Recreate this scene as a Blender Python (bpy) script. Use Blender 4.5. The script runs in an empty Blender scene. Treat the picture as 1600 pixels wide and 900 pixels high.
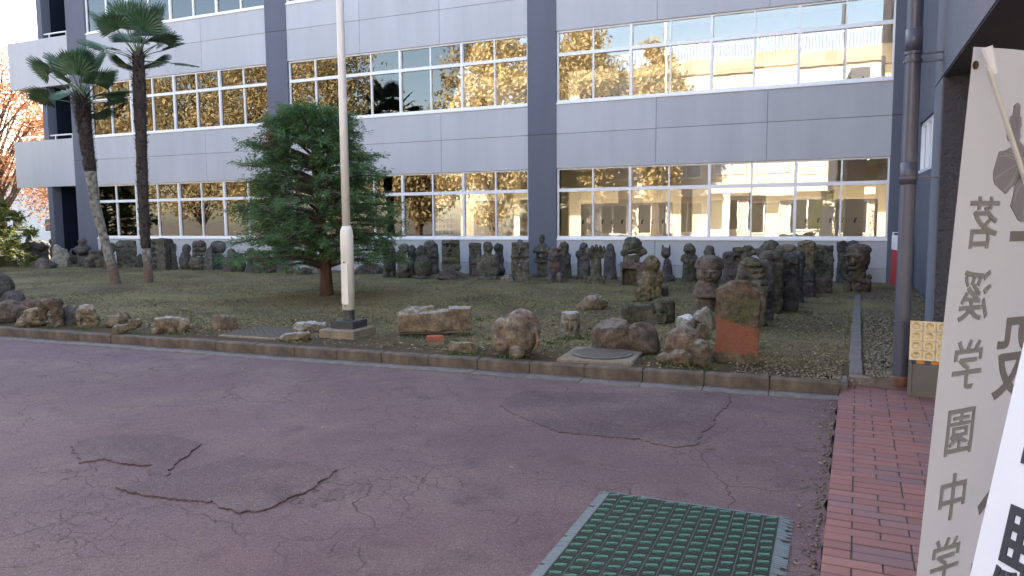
import bpy, math, random
import numpy as np
from mathutils import Vector, Matrix, geometry

# ------------------------------------------------------------------ camera, sky, sun, exposure
scene = bpy.context.scene
C = scene.collection
R = math.radians
cam_data = bpy.data.cameras.new('camera'); cam = bpy.data.objects.new('camera', cam_data); C.objects.link(cam)
cam_data.sensor_width = 36.0; cam_data.lens = 1137.7 / 1600 * 36; cam_data.clip_start = 0.05; cam_data.clip_end = 2000
cr = Vector((0.92356538, 0.38336359, -0.00770419)); cu = Vector((-0.02792722, 0.0872915, 0.99579128)); cf = Vector((-0.38242263, 0.91946319, -0.09132569))
cam.matrix_world = Matrix(((cr.x, cu.x, -cf.x, 6.461), (cr.y, cu.y, -cf.y, -18.770), (cr.z, cu.z, -cf.z, 1.615), (0, 0, 0, 1)))
scene.camera = cam

SUN_EL, SUN_AZ = R(29), R(-20)            # the sun stands behind the school building, a little to the left
world = bpy.data.worlds.new('World'); scene.world = world; world.use_nodes = True
wn = world.node_tree.nodes; wl = world.node_tree.links
bg = wn['Background']; sky = wn.new('ShaderNodeTexSky'); sky.sky_type = 'NISHITA'; sky.sun_disc = False
sky.sun_elevation = SUN_EL; sky.sun_rotation = SUN_AZ; sky.air_density = 1.0; sky.dust_density = 1.5; sky.ozone_density = 1.0
wl.new(sky.outputs[0], bg.inputs[0]); bg.inputs[1].default_value = 0.13
sd = bpy.data.lights.new('sun', 'SUN'); sd.energy = 4.8; sd.angle = R(0.55); sd.color = (1.0, 0.93, 0.82)
sun = bpy.data.objects.new('sun', sd); C.objects.link(sun)
to_sun = Vector((math.sin(SUN_AZ) * math.cos(SUN_EL), math.cos(SUN_AZ) * math.cos(SUN_EL), math.sin(SUN_EL)))
sun.rotation_euler = to_sun.to_track_quat('Z', 'Y').to_euler(); sun.location = to_sun * 60
scene.view_settings.view_transform = 'Standard'; scene.view_settings.look = 'None'
scene.view_settings.exposure = 2.78; scene.view_settings.gamma = 1.0; scene.view_settings.use_curve_mapping = False
scene.view_settings.use_white_balance = True; scene.view_settings.white_balance_temperature = 7000; scene.view_settings.white_balance_tint = 12
scene.render.engine = 'CYCLES'; scene.cycles.max_bounces = 8; scene.cycles.transparent_max_bounces = 16
rng = random.Random(7); NR = np.random.RandomState(11)

# ------------------------------------------------------------------ helpers
WL = {}                                                             # world location of an (unrotated) parent
def tag(o, label=None, cat=None, group=None, kind=None):
    if label: o['label'] = label
    if cat: o['category'] = cat
    if group: o['group'] = group
    if kind: o['kind'] = kind
    return o
def link(o, parent=None, loc=None, rot=None):
    C.objects.link(o)
    if parent is not None: o.parent = parent
    if loc is not None: o.location = loc
    if rot is not None: o.rotation_euler = rot
    return o
def empty(name, loc=(0, 0, 0), rz=0.0):
    o = bpy.data.objects.new(name, None); o.empty_display_size = 0.2
    link(o, None, loc, (0, 0, rz)); WL[o.name] = Vector(loc); return o
def mesh(name, v, f, mat=None, smooth=False):
    m = bpy.data.meshes.new(name); m.from_pydata([tuple(a) for a in v], [], [tuple(a) for a in f]); m.update()
    if mat: m.materials.append(mat)
    if smooth: m.shade_smooth()
    return m
def fast_mesh(name, v, q, mat=None, smooth=False):                  # numpy quads
    m = bpy.data.meshes.new(name); n, k = len(v), q.shape[1]
    m.vertices.add(n); m.vertices.foreach_set('co', np.asarray(v, np.float32).ravel())
    m.loops.add(q.size); m.loops.foreach_set('vertex_index', q.astype(np.int32).ravel())
    m.polygons.add(len(q)); m.polygons.foreach_set('loop_start', np.arange(0, q.size, k, dtype=np.int32))
    if smooth: m.polygons.foreach_set('use_smooth', np.ones(len(q), bool))
    m.update(); m.validate()
    if mat: m.materials.append(mat)
    return m
def add(name, m, parent=None, loc=(0, 0, 0), rot=None):
    return link(bpy.data.objects.new(name, m), parent, loc, rot)
def wadd(name, m, parent):                                          # world-space vertices under an unrotated parent
    o = link(bpy.data.objects.new(name, m), parent, -WL[parent.name]); WL[o.name] = Vector((0, 0, 0)); return o
class MB:
    def __init__(s): s.v = []; s.f = []
    def raw(s, v, f):
        b = len(s.v); s.v += [tuple(a) for a in v]; s.f += [tuple(i + b for i in q) for q in f]; return s
    def box(s, x0, x1, y0, y1, z0, z1, bev=0.0):
        if bev <= 0:
            v = [(x, y, z) for z in (z0, z1) for x, y in ((x0, y0), (x1, y0), (x1, y1), (x0, y1))]
            return s.raw(v, [(3, 2, 1, 0), (4, 5, 6, 7), (0, 1, 5, 4), (1, 2, 6, 5), (2, 3, 7, 6), (3, 0, 4, 7)])
        b = bev; v = []
        for z, k in ((z0, 0), (z1 - b, 0), (z1, b)):
            v += [(x0 + k, y0 + k, z), (x1 - k, y0 + k, z), (x1 - k, y1 - k, z), (x0 + k, y1 - k, z)]
        f = [(3, 2, 1, 0), (8, 9, 10, 11)]
        for r in (0, 4):
            for i in range(4): f.append((r + i, r + (i + 1) % 4, r + 4 + (i + 1) % 4, r + 4 + i))
        return s.raw(v, f)
    def tube(s, pts, rad, n=10, cap=True):
        pts = [Vector(p) for p in pts]; rad = rad if isinstance(rad, (list, tuple)) else [rad] * len(pts)
        v = []; up0 = None
        for i, p in enumerate(pts):
            t = (pts[min(i + 1, len(pts) - 1)] - pts[max(i - 1, 0)]).normalized()
            a = t.orthogonal().normalized() if up0 is None else (up0 - t * up0.dot(t)).normalized()
            up0 = a; b = t.cross(a)
            for k in range(n):
                w = 2 * math.pi * k / n; v.append(p + (a * math.cos(w) + b * math.sin(w)) * rad[i])
        f = []
        for i in range(len(pts) - 1):
            for k in range(n): f.append((i * n + k, i * n + (k + 1) % n, (i + 1) * n + (k + 1) % n, (i + 1) * n + k))
        if cap: f.append(tuple(range(n - 1, -1, -1))); f.append(tuple(range((len(pts) - 1) * n, len(pts) * n)))
        return s.raw(v, f)
    def lathe(s, prof, n=16, c=(0, 0)):
        v = []; f = []
        for r, z in prof:
            for k in range(n):
                w = 2 * math.pi * k / n; v.append((c[0] + r * math.cos(w), c[1] + r * math.sin(w), z))
        for i in range(len(prof) - 1):
            for k in range(n): f.append((i * n + k, i * n + (k + 1) % n, (i + 1) * n + (k + 1) % n, (i + 1) * n + k))
        f.append(tuple(range(n - 1, -1, -1))); f.append(tuple(range((len(prof) - 1) * n, len(prof) * n)))
        return s.raw(v, f)
    def m(s, name, mat, smooth=False): return mesh(name, s.v, s.f, mat, smooth)

# ------------------------------------------------------------------ materials
def new_mat(name):
    m = bpy.data.materials.new(name); m.use_nodes = True; nt = m.node_tree; b = nt.nodes['Principled BSDF']
    return m, nt, b, (lambda t, **k: _nd(nt, t, k)), nt.links.new
def _nd(nt, t, k):
    n = nt.nodes.new('ShaderNode' + t)
    for a, v in k.items():
        if a in n.inputs.keys() if isinstance(a, str) else False: n.inputs[a].default_value = v
        else: setattr(n, a, v)
    return n
def ramp(nt, src, stops, interp='LINEAR'):
    r = nt.nodes.new('ShaderNodeValToRGB'); r.color_ramp.interpolation = interp
    e = r.color_ramp.elements
    while len(e) < len(stops): e.new(0.5)
    for i, (p, c) in enumerate(stops):
        e[i].position = p; e[i].color = (c, c, c, 1) if not isinstance(c, (tuple, list)) else (*c, 1)
    nt.links.new(src, r.inputs[0]); return r.outputs[0]
def mixc(nt, fac, a, b, mode='MIX'):
    n = nt.nodes.new('ShaderNodeMix'); n.data_type = 'RGBA'; n.blend_type = mode
    for s, v in ((0, fac), (6, a), (7, b)):
        if hasattr(v, 'links'): nt.links.new(v, n.inputs[s])
        else: n.inputs[s].default_value = v if not isinstance(v, (tuple, list)) else (*v, 1)
    return n.outputs[2]
def noise(nt, vec, scale, detail=4, rough=0.55, out=0):
    n = nt.nodes.new('ShaderNodeTexNoise'); n.inputs['Scale'].default_value = scale; n.inputs['Detail'].default_value = detail
    n.inputs['Roughness'].default_value = rough; nt.links.new(vec, n.inputs['Vector']); return n.outputs[out]
def voro(nt, vec, scale, feat='F1', out=0, rnd=1.0):
    n = nt.nodes.new('ShaderNodeTexVoronoi'); n.feature = feat; n.inputs['Scale'].default_value = scale
    n.inputs['Randomness'].default_value = rnd; nt.links.new(vec, n.inputs['Vector']); return n.outputs[out]
def math_n(nt, op, a, b=0.0):
    n = nt.nodes.new('ShaderNodeMath'); n.operation = op
    for i, v in enumerate((a, b)):
        if hasattr(v, 'links'): nt.links.new(v, n.inputs[i])
        else: n.inputs[i].default_value = v
    return n.outputs[0]
def bump(nt, bsdf, h, strength, dist=0.01):
    n = nt.nodes.new('ShaderNodeBump'); n.inputs['Strength'].default_value = strength; n.inputs['Distance'].default_value = dist
    nt.links.new(h, n.inputs['Height']); nt.links.new(n.outputs[0], bsdf.inputs['Normal'])
def coords(nt, kind='Object'):
    return nt.nodes.new('ShaderNodeTexCoord').outputs[kind]
def obj_rand(nt): return nt.nodes.new('ShaderNodeObjectInfo').outputs['Random']
def plain(name, col, rough=0.6, metal=0.0, var=0.12, nscale=3.0, bscale=60, bstr=0.08, streak=False):
    m, nt, b, N, L = new_mat(name); vec = coords(nt)
    if streak:
        mp = nt.nodes.new('ShaderNodeMapping'); mp.inputs['Scale'].default_value = (1, 1, 0.12); L(vec, mp.inputs[0]); v2 = mp.outputs[0]
    else: v2 = vec
    f = ramp(nt, noise(nt, v2, nscale, 5), [(0.3, 0.0), (0.7, 1.0)])
    c = mixc(nt, f, tuple(x * (1 - var) for x in col), tuple(min(1, x * (1 + var)) for x in col)); L(c, b.inputs['Base Color'])
    b.inputs['Roughness'].default_value = rough; b.inputs['Metallic'].default_value = metal
    if bstr: bump(nt, b, noise(nt, vec, bscale, 3), bstr, 0.01)
    return m
def stone(name, c1, c2, moss=0.3, red=0.0, top=0.0, mosscol=(0.055, 0.062, 0.022), redcol=(0.14, 0.055, 0.035), rough=0.9):
    m, nt, b, N, L = new_mat(name); o = coords(nt); rnd = obj_rand(nt)
    sh = nt.nodes.new('ShaderNodeVectorMath'); sh.operation = 'ADD'; L(o, sh.inputs[0])
    cx = nt.nodes.new('ShaderNodeCombineXYZ'); k = math_n(nt, 'MULTIPLY', rnd, 37.0)
    for i in range(3): L(k, cx.inputs[i])
    L(cx.outputs[0], sh.inputs[1]); v = sh.outputs[0]
    base = mixc(nt, ramp(nt, noise(nt, v, 5.0, 8, 0.65), [(0.32, 0.0), (0.68, 1.0)]), c1, c2)
    if red: base = mixc(nt, ramp(nt, noise(nt, v, 2.2, 4), [(0.62 - red * 0.35, 0.0), (0.78, 0.85)]), base, redcol)
    if moss: base = mixc(nt, ramp(nt, noise(nt, v, 3.1, 6, 0.6), [(0.66 - moss * 0.35, 0.0), (0.82 - moss * 0.2, 0.8)]), base, mosscol)
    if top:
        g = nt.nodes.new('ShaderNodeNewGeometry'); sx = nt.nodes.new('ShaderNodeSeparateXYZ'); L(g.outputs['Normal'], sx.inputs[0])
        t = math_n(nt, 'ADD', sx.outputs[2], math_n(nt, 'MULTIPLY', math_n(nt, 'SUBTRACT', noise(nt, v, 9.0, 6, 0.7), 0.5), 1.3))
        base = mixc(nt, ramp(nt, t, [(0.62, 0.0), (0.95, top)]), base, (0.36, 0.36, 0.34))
    base = mixc(nt, ramp(nt, noise(nt, v, 6.5, 7, 0.65), [(0.62, 0.0), (0.70, 0.55)]), base, (0.215, 0.21, 0.175))
    spots = ramp(nt, voro(nt, v, 9.0), [(0.05, 1.0), (0.11, 0.0)])
    spots = math_n(nt, 'MULTIPLY', spots, ramp(nt, noise(nt, v, 2.7, 3), [(0.52, 0.0), (0.62, 0.6)]))
    base = mixc(nt, spots, base, (0.25, 0.26, 0.22))
    mo = ramp(nt, noise(nt, v, 14.0, 6, 0.7), [(0.34, 0.5), (0.66, 1.4)]); base = mixc(nt, 1.0, base, mo, 'MULTIPLY')
    gr = ramp(nt, noise(nt, v, 70.0, 3, 0.7), [(0.25, 0.62), (0.75, 1.3)])
    base = mixc(nt, 1.0, base, gr, 'MULTIPLY')
    br = math_n(nt, 'ADD', 0.98, math_n(nt, 'MULTIPLY', rnd, 0.5))
    base = mixc(nt, 1.0, base, br, 'MULTIPLY'); L(base, b.inputs['Base Color'])
    b.inputs['Roughness'].default_value = rough; b.inputs['Specular IOR Level'].default_value = 0.25
    h = math_n(nt, 'ADD', noise(nt, v, 28.0, 8, 0.7), math_n(nt, 'MULTIPLY', ramp(nt, voro(nt, v, 26.0), [(0.0, 0.0), (0.35, 1.0)]), 0.5))
    bump(nt, b, h, 0.9, 0.018); return m
def leaf_mat(name, cols, rough=0.6, trans=0.25, hue_obj=0.0):
    m, nt, b, N, L = new_mat(name); g = nt.nodes.new('ShaderNodeNewGeometry')
    n = len(cols); c = ramp(nt, g.outputs['Random Per Island'], [(i / max(1, n - 1), cols[i]) for i in range(n)])
    L(c, b.inputs['Base Color']); b.inputs['Roughness'].default_value = rough; b.inputs['Specular IOR Level'].default_value = 0.3
    if trans:
        t = nt.nodes.new('ShaderNodeBsdfTranslucent'); L(c, t.inputs[0]); mx = nt.nodes.new('ShaderNodeMixShader'); mx.inputs[0].default_value = trans
        L(b.outputs[0], mx.inputs[1]); L(t.outputs[0], mx.inputs[2]); L(mx.outputs[0], nt.nodes['Material Output'].inputs[0])
    return m
def glass_mat(name, ior=2.1, tint=(0.97, 0.96, 0.93)):
    m, nt, b, N, L = new_mat(name); nt.nodes.remove(b)
    fr = nt.nodes.new('ShaderNodeFresnel'); fr.inputs[0].default_value = ior
    tr = nt.nodes.new('ShaderNodeBsdfTransparent'); tr.inputs[0].default_value = (*tint, 1)
    gl = nt.nodes.new('ShaderNodeBsdfGlossy'); gl.inputs['Roughness'].default_value = 0.0; gl.inputs['Color'].default_value = (1, 0.97, 0.91, 1)
    nb = nt.nodes.new('ShaderNodeBump'); nb.inputs['Strength'].default_value = 0.035; nb.inputs['Distance'].default_value = 0.02
    L(noise(nt, coords(nt), 1.6, 1), nb.inputs['Height']); L(nb.outputs[0], gl.inputs['Normal'])
    mx = nt.nodes.new('ShaderNodeMixShader'); L(fr.outputs[0], mx.inputs[0]); L(tr.outputs[0], mx.inputs[1]); L(gl.outputs[0], mx.inputs[2])
    L(mx.outputs[0], nt.nodes['Material Output'].inputs[0]); return m
def stucco(name, col, scale, strength, var=0.06, streak=True, dist=0.012):
    m, nt, b, N, L = new_mat(name); v = coords(nt)
    mp = nt.nodes.new('ShaderNodeMapping'); mp.inputs['Scale'].default_value = (1.2, 1.2, 0.16); L(v, mp.inputs[0])
    f = ramp(nt, noise(nt, mp.outputs[0], 1.4, 6, 0.6), [(0.3, 0.0), (0.72, 1.0)])
    c = mixc(nt, f, tuple(x * (1 - var) for x in col), tuple(x * (1 + var) for x in col))
    d = ramp(nt, noise(nt, v, 7, 8, 0.7), [(0.58, 0.0), (0.8, 0.22)]); c = mixc(nt, d, c, tuple(x * 0.7 for x in col))
    m2 = nt.nodes.new('ShaderNodeMapping'); m2.inputs['Scale'].default_value = (5.0, 5.0, 0.35); L(v, m2.inputs[0])
    c = mixc(nt, ramp(nt, noise(nt, m2.outputs[0], 1.3, 5, 0.6), [(0.56, 0.0), (0.80, 0.26)]), c, tuple(x * 0.74 for x in col))
    c = mixc(nt, 1.0, c, math_n(nt, 'ADD', 0.96, math_n(nt, 'MULTIPLY', obj_rand(nt), 0.08)), 'MULTIPLY')
    L(c, b.inputs['Base Color']); b.inputs['Roughness'].default_value = 0.75; b.inputs['Specular IOR Level'].default_value = 0.3
    h = math_n(nt, 'ADD', noise(nt, v, scale, 5, 0.6), math_n(nt, 'MULTIPLY', voro(nt, v, scale * 0.6, 'SMOOTH_F1'), 0.6))
    bump(nt, b, h, strength, dist); return m

M = {}
M['wall'] = stucco('facade_paint', (0.45, 0.45, 0.475), 22, 0.16)
M['column'] = stucco('column_paint', (0.125, 0.13, 0.165), 24, 0.3)
M['wing'] = stucco('wing_paint', (0.12, 0.13, 0.165), 26, 0.35)
M['stucco'] = stucco('rough_stucco', (0.085, 0.085, 0.10), 30, 1.0, 0.15, dist=0.06)
M['plinth'] = stucco('plinth_concrete', (0.36, 0.36, 0.36), 20, 0.3, 0.15)
M['navy'] = stucco('navy_paint', (0.008, 0.012, 0.028), 20, 0.2)
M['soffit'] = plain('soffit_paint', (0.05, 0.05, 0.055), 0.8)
M['ceiling'] = plain('porch_ceiling', (0.13, 0.12, 0.12), 0.8)
M['alu'] = plain('white_aluminium', (0.80, 0.80, 0.82), 0.35, 0, 0.03, 2, 60, 0.0)
M['dark_rubber'] = plain('dark_gasket', (0.02, 0.02, 0.022), 0.6)
M['glass'] = glass_mat('window_glass')
M['inner_wall'] = plain('corridor_paint', (0.74, 0.68, 0.55), 0.7, 0, 0.05)
M['inner_floor'] = plain('corridor_floor', (0.55, 0.49, 0.40), 0.4)
M['inner_ceil'] = plain('corridor_ceiling', (0.82, 0.80, 0.76), 0.8)
M['locker'] = plain('locker_paint', (0.74, 0.72, 0.66), 0.45, 0, 0.04)
def sun_diffuser():  # translucent material for panels added to brighten the corridors with sun from behind
    m, nt, b, N, L = new_mat('added_sun_diffuser'); b.inputs['Base Color'].default_value = (0.6, 0.56, 0.45, 1); b.inputs['Roughness'].default_value = 0.5
    t = nt.nodes.new('ShaderNodeBsdfTranslucent'); t.inputs[0].default_value = (0.36, 0.33, 0.26, 1); mx = nt.nodes.new('ShaderNodeMixShader'); mx.inputs[0].default_value = 0.5
    L(b.outputs[0], mx.inputs[1]); L(t.outputs[0], mx.inputs[2]); L(mx.outputs[0], nt.nodes['Material Output'].inputs[0]); return m
M['sun_diffuser'] = sun_diffuser()
M['black'] = plain('black_plastic', (0.015, 0.015, 0.016), 0.45)
M['door_cream'] = plain('cream_door', (0.60, 0.53, 0.38), 0.5)
M['dark_pane'] = plain('dark_pane', (0.03, 0.03, 0.03), 0.15)
M['paper'] = plain('white_paper', (0.75, 0.74, 0.72), 0.8)
M['pipe'] = plain('downpipe_paint', (0.075, 0.075, 0.10), 0.38, 0, 0.2, 6, 30, 0.05, True)
M['rust'] = plain('rusty_iron', (0.14, 0.06, 0.035), 0.8, 0, 0.4, 20)
M['pole'] = plain('pole_enamel', (0.66, 0.63, 0.58), 0.35, 0, 0.06, 5, 40, 0.02, True)
M['dark_steel'] = plain('dark_steel', (0.035, 0.036, 0.037), 0.55, 0.0, 0.3, 12)
M['concrete'] = plain('weathered_concrete', (0.15, 0.135, 0.115), 0.9, 0, 0.35, 9, 90, 0.5)
M['concrete_tan'] = plain('tan_concrete', (0.185, 0.150, 0.110), 0.9, 0, 0.3, 12, 90, 0.6)
M['iron'] = plain('cast_iron_cover', (0.10, 0.088, 0.08), 0.7, 0.0, 0.3, 20, 120, 0.3)
M['red_paint'] = plain('red_board', (0.50, 0.03, 0.025), 0.5)
M['white_paint'] = plain('white_board', (0.78, 0.79, 0.80), 0.5)
M['brick_red'] = plain('loose_red_brick', (0.30, 0.09, 0.05), 0.9, 0, 0.3, 15, 80, 0.6)
S = {}
S['grey'] = stone('stone_grey', (0.040, 0.037, 0.031), (0.135, 0.120, 0.098), 0.35)
S['dark'] = stone('stone_dark', (0.030, 0.029, 0.028), (0.095, 0.088, 0.080), 0.2)
S['moss'] = stone('stone_mossy', (0.040, 0.038, 0.030), (0.125, 0.112, 0.085), 0.5)
S['red'] = stone('stone_reddish', (0.044, 0.036, 0.031), (0.130, 0.106, 0.088), 0.35, 0.25, 0, redcol=(0.105, 0.062, 0.047))
S['pur'] = stone('stone_purple', (0.040, 0.035, 0.035), (0.115, 0.097, 0.092), 0.2, 0.15)
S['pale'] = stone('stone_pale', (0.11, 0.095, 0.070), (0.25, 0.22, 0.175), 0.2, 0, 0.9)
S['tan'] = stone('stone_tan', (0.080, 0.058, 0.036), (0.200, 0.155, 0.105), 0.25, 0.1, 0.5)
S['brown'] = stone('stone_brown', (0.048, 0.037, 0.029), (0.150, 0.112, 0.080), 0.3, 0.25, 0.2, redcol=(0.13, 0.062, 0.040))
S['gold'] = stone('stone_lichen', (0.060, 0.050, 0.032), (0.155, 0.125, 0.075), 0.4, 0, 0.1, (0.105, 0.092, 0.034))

# ------------------------------------------------------------------ ground surfaces
def asphalt(name, c1, c2, coarse=1.0, cracks=True):
    m, nt, b, N, L = new_mat(name); v = coords(nt)
    big = ramp(nt, noise(nt, v, 0.55, 5, 0.6), [(0.3, 0.0), (0.7, 1.0)]); c = mixc(nt, big, c1, c2)
    tan = ramp(nt, noise(nt, v, 0.9, 6, 0.65), [(0.46, 0.0), (0.72, 0.75)]); c = mixc(nt, tan, c, (0.165, 0.118, 0.104))
    stain = ramp(nt, noise(nt, v, 2.3, 6, 0.7), [(0.54, 0.0), (0.72, 0.7)]); c = mixc(nt, stain, c, tuple(x * 0.55 for x in c1))
    gr = ramp(nt, noise(nt, v, 130 / coarse, 3, 0.8), [(0.28, 0.45), (0.72, 1.55)]); c = mixc(nt, 1.0, c, gr, 'MULTIPLY')
    gr = ramp(nt, noise(nt, v, 42, 4, 0.75), [(0.3, 0.72), (0.7, 1.28)]); c = mixc(nt, 1.0, c, gr, 'MULTIPLY')
    vc = nt.nodes.new('ShaderNodeTexVoronoi'); vc.inputs['Scale'].default_value = 95 / coarse; L(v, vc.inputs['Vector'])
    sp = math_n(nt, 'MULTIPLY', ramp(nt, vc.outputs['Distance'], [(0.16, 1.0), (0.30, 0.0)]), ramp(nt, vc.outputs['Color'], [(0.62, 0.0), (0.72, 0.65)]))
    c = mixc(nt, sp, c, (0.30, 0.27, 0.26))
    sp2 = math_n(nt, 'MULTIPLY', ramp(nt, vc.outputs['Distance'], [(0.2, 1.0), (0.4, 0.0)]), ramp(nt, vc.outputs['Color'], [(0.22, 0.75), (0.32, 0.0)]))
    c = mixc(nt, sp2, c, (0.022, 0.016, 0.017))
    h = math_n(nt, 'ADD', noise(nt, v, 120 / coarse, 4, 0.7), math_n(nt, 'MULTIPLY', vc.outputs['Distance'], 0.5))
    if cracks:
        wv = nt.nodes.new('ShaderNodeVectorMath'); wv.operation = 'SCALE'; wv.inputs['Scale'].default_value = 0.55
        ns = nt.nodes.new('ShaderNodeTexNoise'); ns.inputs['Scale'].default_value = 2.2; ns.inputs['Detail'].default_value = 6; L(v, ns.inputs['Vector']); L(ns.outputs['Color'], wv.inputs[0])
        ad = nt.nodes.new('ShaderNodeVectorMath'); ad.operation = 'ADD'; L(v, ad.inputs[0]); L(wv.outputs[0], ad.inputs[1])
        tot = None
        for sc, wd, lo, hi, sd_ in ((0.8, 0.0042, 0.44, 0.58, 0), (2.9, 0.0085, 0.50, 0.64, 3.3), (6.5, 0.014, 0.46, 0.66, 1.1)):
            e = voro(nt, ad.outputs[0], sc, 'DISTANCE_TO_EDGE')
            cr_ = ramp(nt, e, [(0.0, 1.0), (wd, 0.0)])
            mk = ramp(nt, noise(nt, v, 0.45 + sd_ * 0.1, 3), [(lo, 0.0), (hi, 1.0)]); cr_ = math_n(nt, 'MULTIPLY', cr_, mk)
            tot = cr_ if tot is None else math_n(nt, 'MAXIMUM', tot, cr_)
        c = mixc(nt, math_n(nt, 'MULTIPLY', tot, 0.7), c, (0.030, 0.019, 0.018)); h = math_n(nt, 'SUBTRACT', h, math_n(nt, 'MULTIPLY', tot, 2.5))
    L(c, b.inputs['Base Color']); b.inputs['Roughness'].default_value = 0.85; b.inputs['Specular IOR Level'].default_value = 0.3
    bump(nt, b, h, 0.75, 0.006); return m
M['asphalt'] = asphalt('red_asphalt', (0.100, 0.060, 0.066), (0.128, 0.080, 0.086))
M['asphalt_worn'] = asphalt('worn_asphalt', (0.074, 0.046, 0.050), (0.097, 0.062, 0.066), 1.5, False)
def soil_mat():
    m, nt, b, N, L = new_mat('lawn_soil'); v = coords(nt)
    c = mixc(nt, ramp(nt, noise(nt, v, 0.8, 6, 0.6), [(0.36, 0.0), (0.62, 1.0)]), (0.125, 0.095, 0.058), (0.205, 0.172, 0.082))
    c = mixc(nt, ramp(nt, noise(nt, v, 1.7, 5, 0.6), [(0.55, 0.0), (0.70, 0.8)]), c, (0.130, 0.130, 0.052))
    c = mixc(nt, ramp(nt, noise(nt, v, 38, 4, 0.75), [(0.52, 0.0), (0.66, 0.85)]), c, (0.36, 0.30, 0.165))
    c = mixc(nt, ramp(nt, noise(nt, v, 26, 4, 0.7), [(0.30, 0.85), (0.45, 0.0)]), c, (0.024, 0.020, 0.014))
    sx = nt.nodes.new('ShaderNodeSeparateXYZ'); L(v, sx.inputs[0])
    edge = math_n(nt, 'ADD', sx.outputs[1], math_n(nt, 'MULTIPLY', math_n(nt, 'SUBTRACT', noise(nt, v, 1.3, 5), 0.5), 2.4))
    bare = ramp(nt, math_n(nt, 'MULTIPLY', math_n(nt, 'ADD', edge, 11.8), 0.35), [(0.2, 0.85), (0.62, 0.0)])
    c = mixc(nt, bare, c, mixc(nt, noise(nt, v, 30, 4, 0.7), (0.040, 0.027, 0.019), (0.085, 0.060, 0.042)))
    c = mixc(nt, ramp(nt, noise(nt, v, 0.33, 4, 0.6), [(0.50, 0.0), (0.62, 0.7)]), c, mixc(nt, noise(nt, v, 24, 5, 0.7), (0.045, 0.032, 0.022), (0.12, 0.09, 0.055)))
    L(c, b.inputs['Base Color']); b.inputs['Roughness'].default_value = 0.95; b.inputs['Specular IOR Level'].default_value = 0.15
    bump(nt, b, noise(nt, v, 45, 6, 0.75), 1.0, 0.03); return m
M['soil'] = soil_mat()
M['far_ground'] = plain('far_ground', (0.16, 0.13, 0.10), 0.9)
M['kerb'] = plain('kerb_concrete', (0.090, 0.068, 0.052), 0.9, 0, 0.5, 7, 70, 0.6)
M['gutter'] = plain('gutter_concrete', (0.135, 0.115, 0.108), 0.9, 0, 0.3, 6, 90, 0.5)
def rot2(x, y, a, cx=0, cy=0): return (cx + x * math.cos(a) - y * math.sin(a), cy + x * math.sin(a) + y * math.cos(a))

tag(add('ground', mesh('ground', [(-600, -600, -0.05), (600, -600, -0.05), (600, 900, -0.05), (-600, 900, -0.05)], [(0, 1, 2, 3)], M['far_ground'])), kind='structure')
# road: one sheet with two raised repair patches, their ragged edges are real steps
KA = 0.030                                                          # kerb runs very slightly askew
def kerbY(x): return -11.74 + KA * (x - 2.0)
HOLE1 = [(1.510, -15.239), (1.431, -15.053), (1.625, -14.836), (1.970, -14.757), (2.332, -14.823), (2.420, -14.996), (2.529, -15.232), (2.691, -15.482), (2.675, -15.336), (2.731, -15.181), (2.803, -15.012), (3.018, -14.929), (3.354, -14.911), (3.600, -14.923), (3.652, -15.107), (3.680, -15.307), (3.654, -15.500), (3.645, -15.645), (3.533, -15.718), (3.381, -15.699), (3.268, -15.663), (3.119, -15.690), (2.894, -15.725), (2.673, -15.724), (2.534, -15.699), (2.639, -15.623), (2.623, -15.533), (2.395, -15.325), (2.183, -15.366), (1.993, -15.327), (1.905, -15.446), (1.683, -15.328)]
HOLE2 = [(3.965, -13.052), (3.884, -12.685), (3.943, -12.418), (4.330, -12.328), (4.840, -12.217), (5.352, -11.969), (5.780, -11.861), (5.808, -12.233), (5.770, -12.569), (5.753, -12.808), (5.765, -12.983), (5.708, -13.210), (5.716, -13.433), (5.715, -13.548), (5.601, -13.656), (5.467, -13.644), (5.295, -13.562), (5.022, -13.598), (4.694, -13.600), (4.442, -13.431), (4.123, -13.198)]
def ragged(poly, seed, step=0.03, amp=0.016):
    r = random.Random(seed); out = []
    for i, a in enumerate(poly):
        b = poly[(i + 1) % len(poly)]; d = math.hypot(b[0] - a[0], b[1] - a[1]); n = max(1, int(d / step))
        for k in range(n):
            t = k / n; out.append((a[0] + (b[0] - a[0]) * t + r.uniform(-amp, amp), a[1] + (b[1] - a[1]) * t + r.uniform(-amp, amp)))
    return out
h1, h2 = ragged(HOLE1, 1), ragged(HOLE2, 2)
x_l, x_r = -60.0, 40.0
def edgeX(y): return 6.72 + 0.048 * (y + 11.2)
outer = [(x_l, -34.0), (x_r, -34.0), (x_r, -23.0), (edgeX(-23), -23.0)] + [(edgeX(y) + rng.uniform(-0.02, 0.012), y) for y in np.arange(-22.8, -11.6, 0.12)] + [(6.68, kerbY(6.7) - 0.21), (x_l, kerbY(x_l) - 0.21)]
tri = geometry.tessellate_polygon([[Vector((x, y, 0)) for x, y in outer]])
road = tag(add('road', mesh('road', [(x, y, 0) for x, y in outer], tri, M['asphalt'])), kind='structure')
for lp, hz in ((h1, 0.011), (h2, 0.007)):                            # raised repair patches with ragged broken edges
    n = len(lp); t = [tuple(q) for q in geometry.tessellate_polygon([[Vector((x, y, 0)) for x, y in lp]])]
    pv = [(x, y, hz) for x, y in lp] + [(x + rng.uniform(-.006, .006), y + rng.uniform(-.006, .006), -0.002) for x, y in lp]
    add('asphalt_patch', mesh('asphalt_patch', pv, t + [(k, n + k, n + (k + 1) % n, (k + 1) % n) for k in range(n)], M['asphalt_worn']), road)
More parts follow.
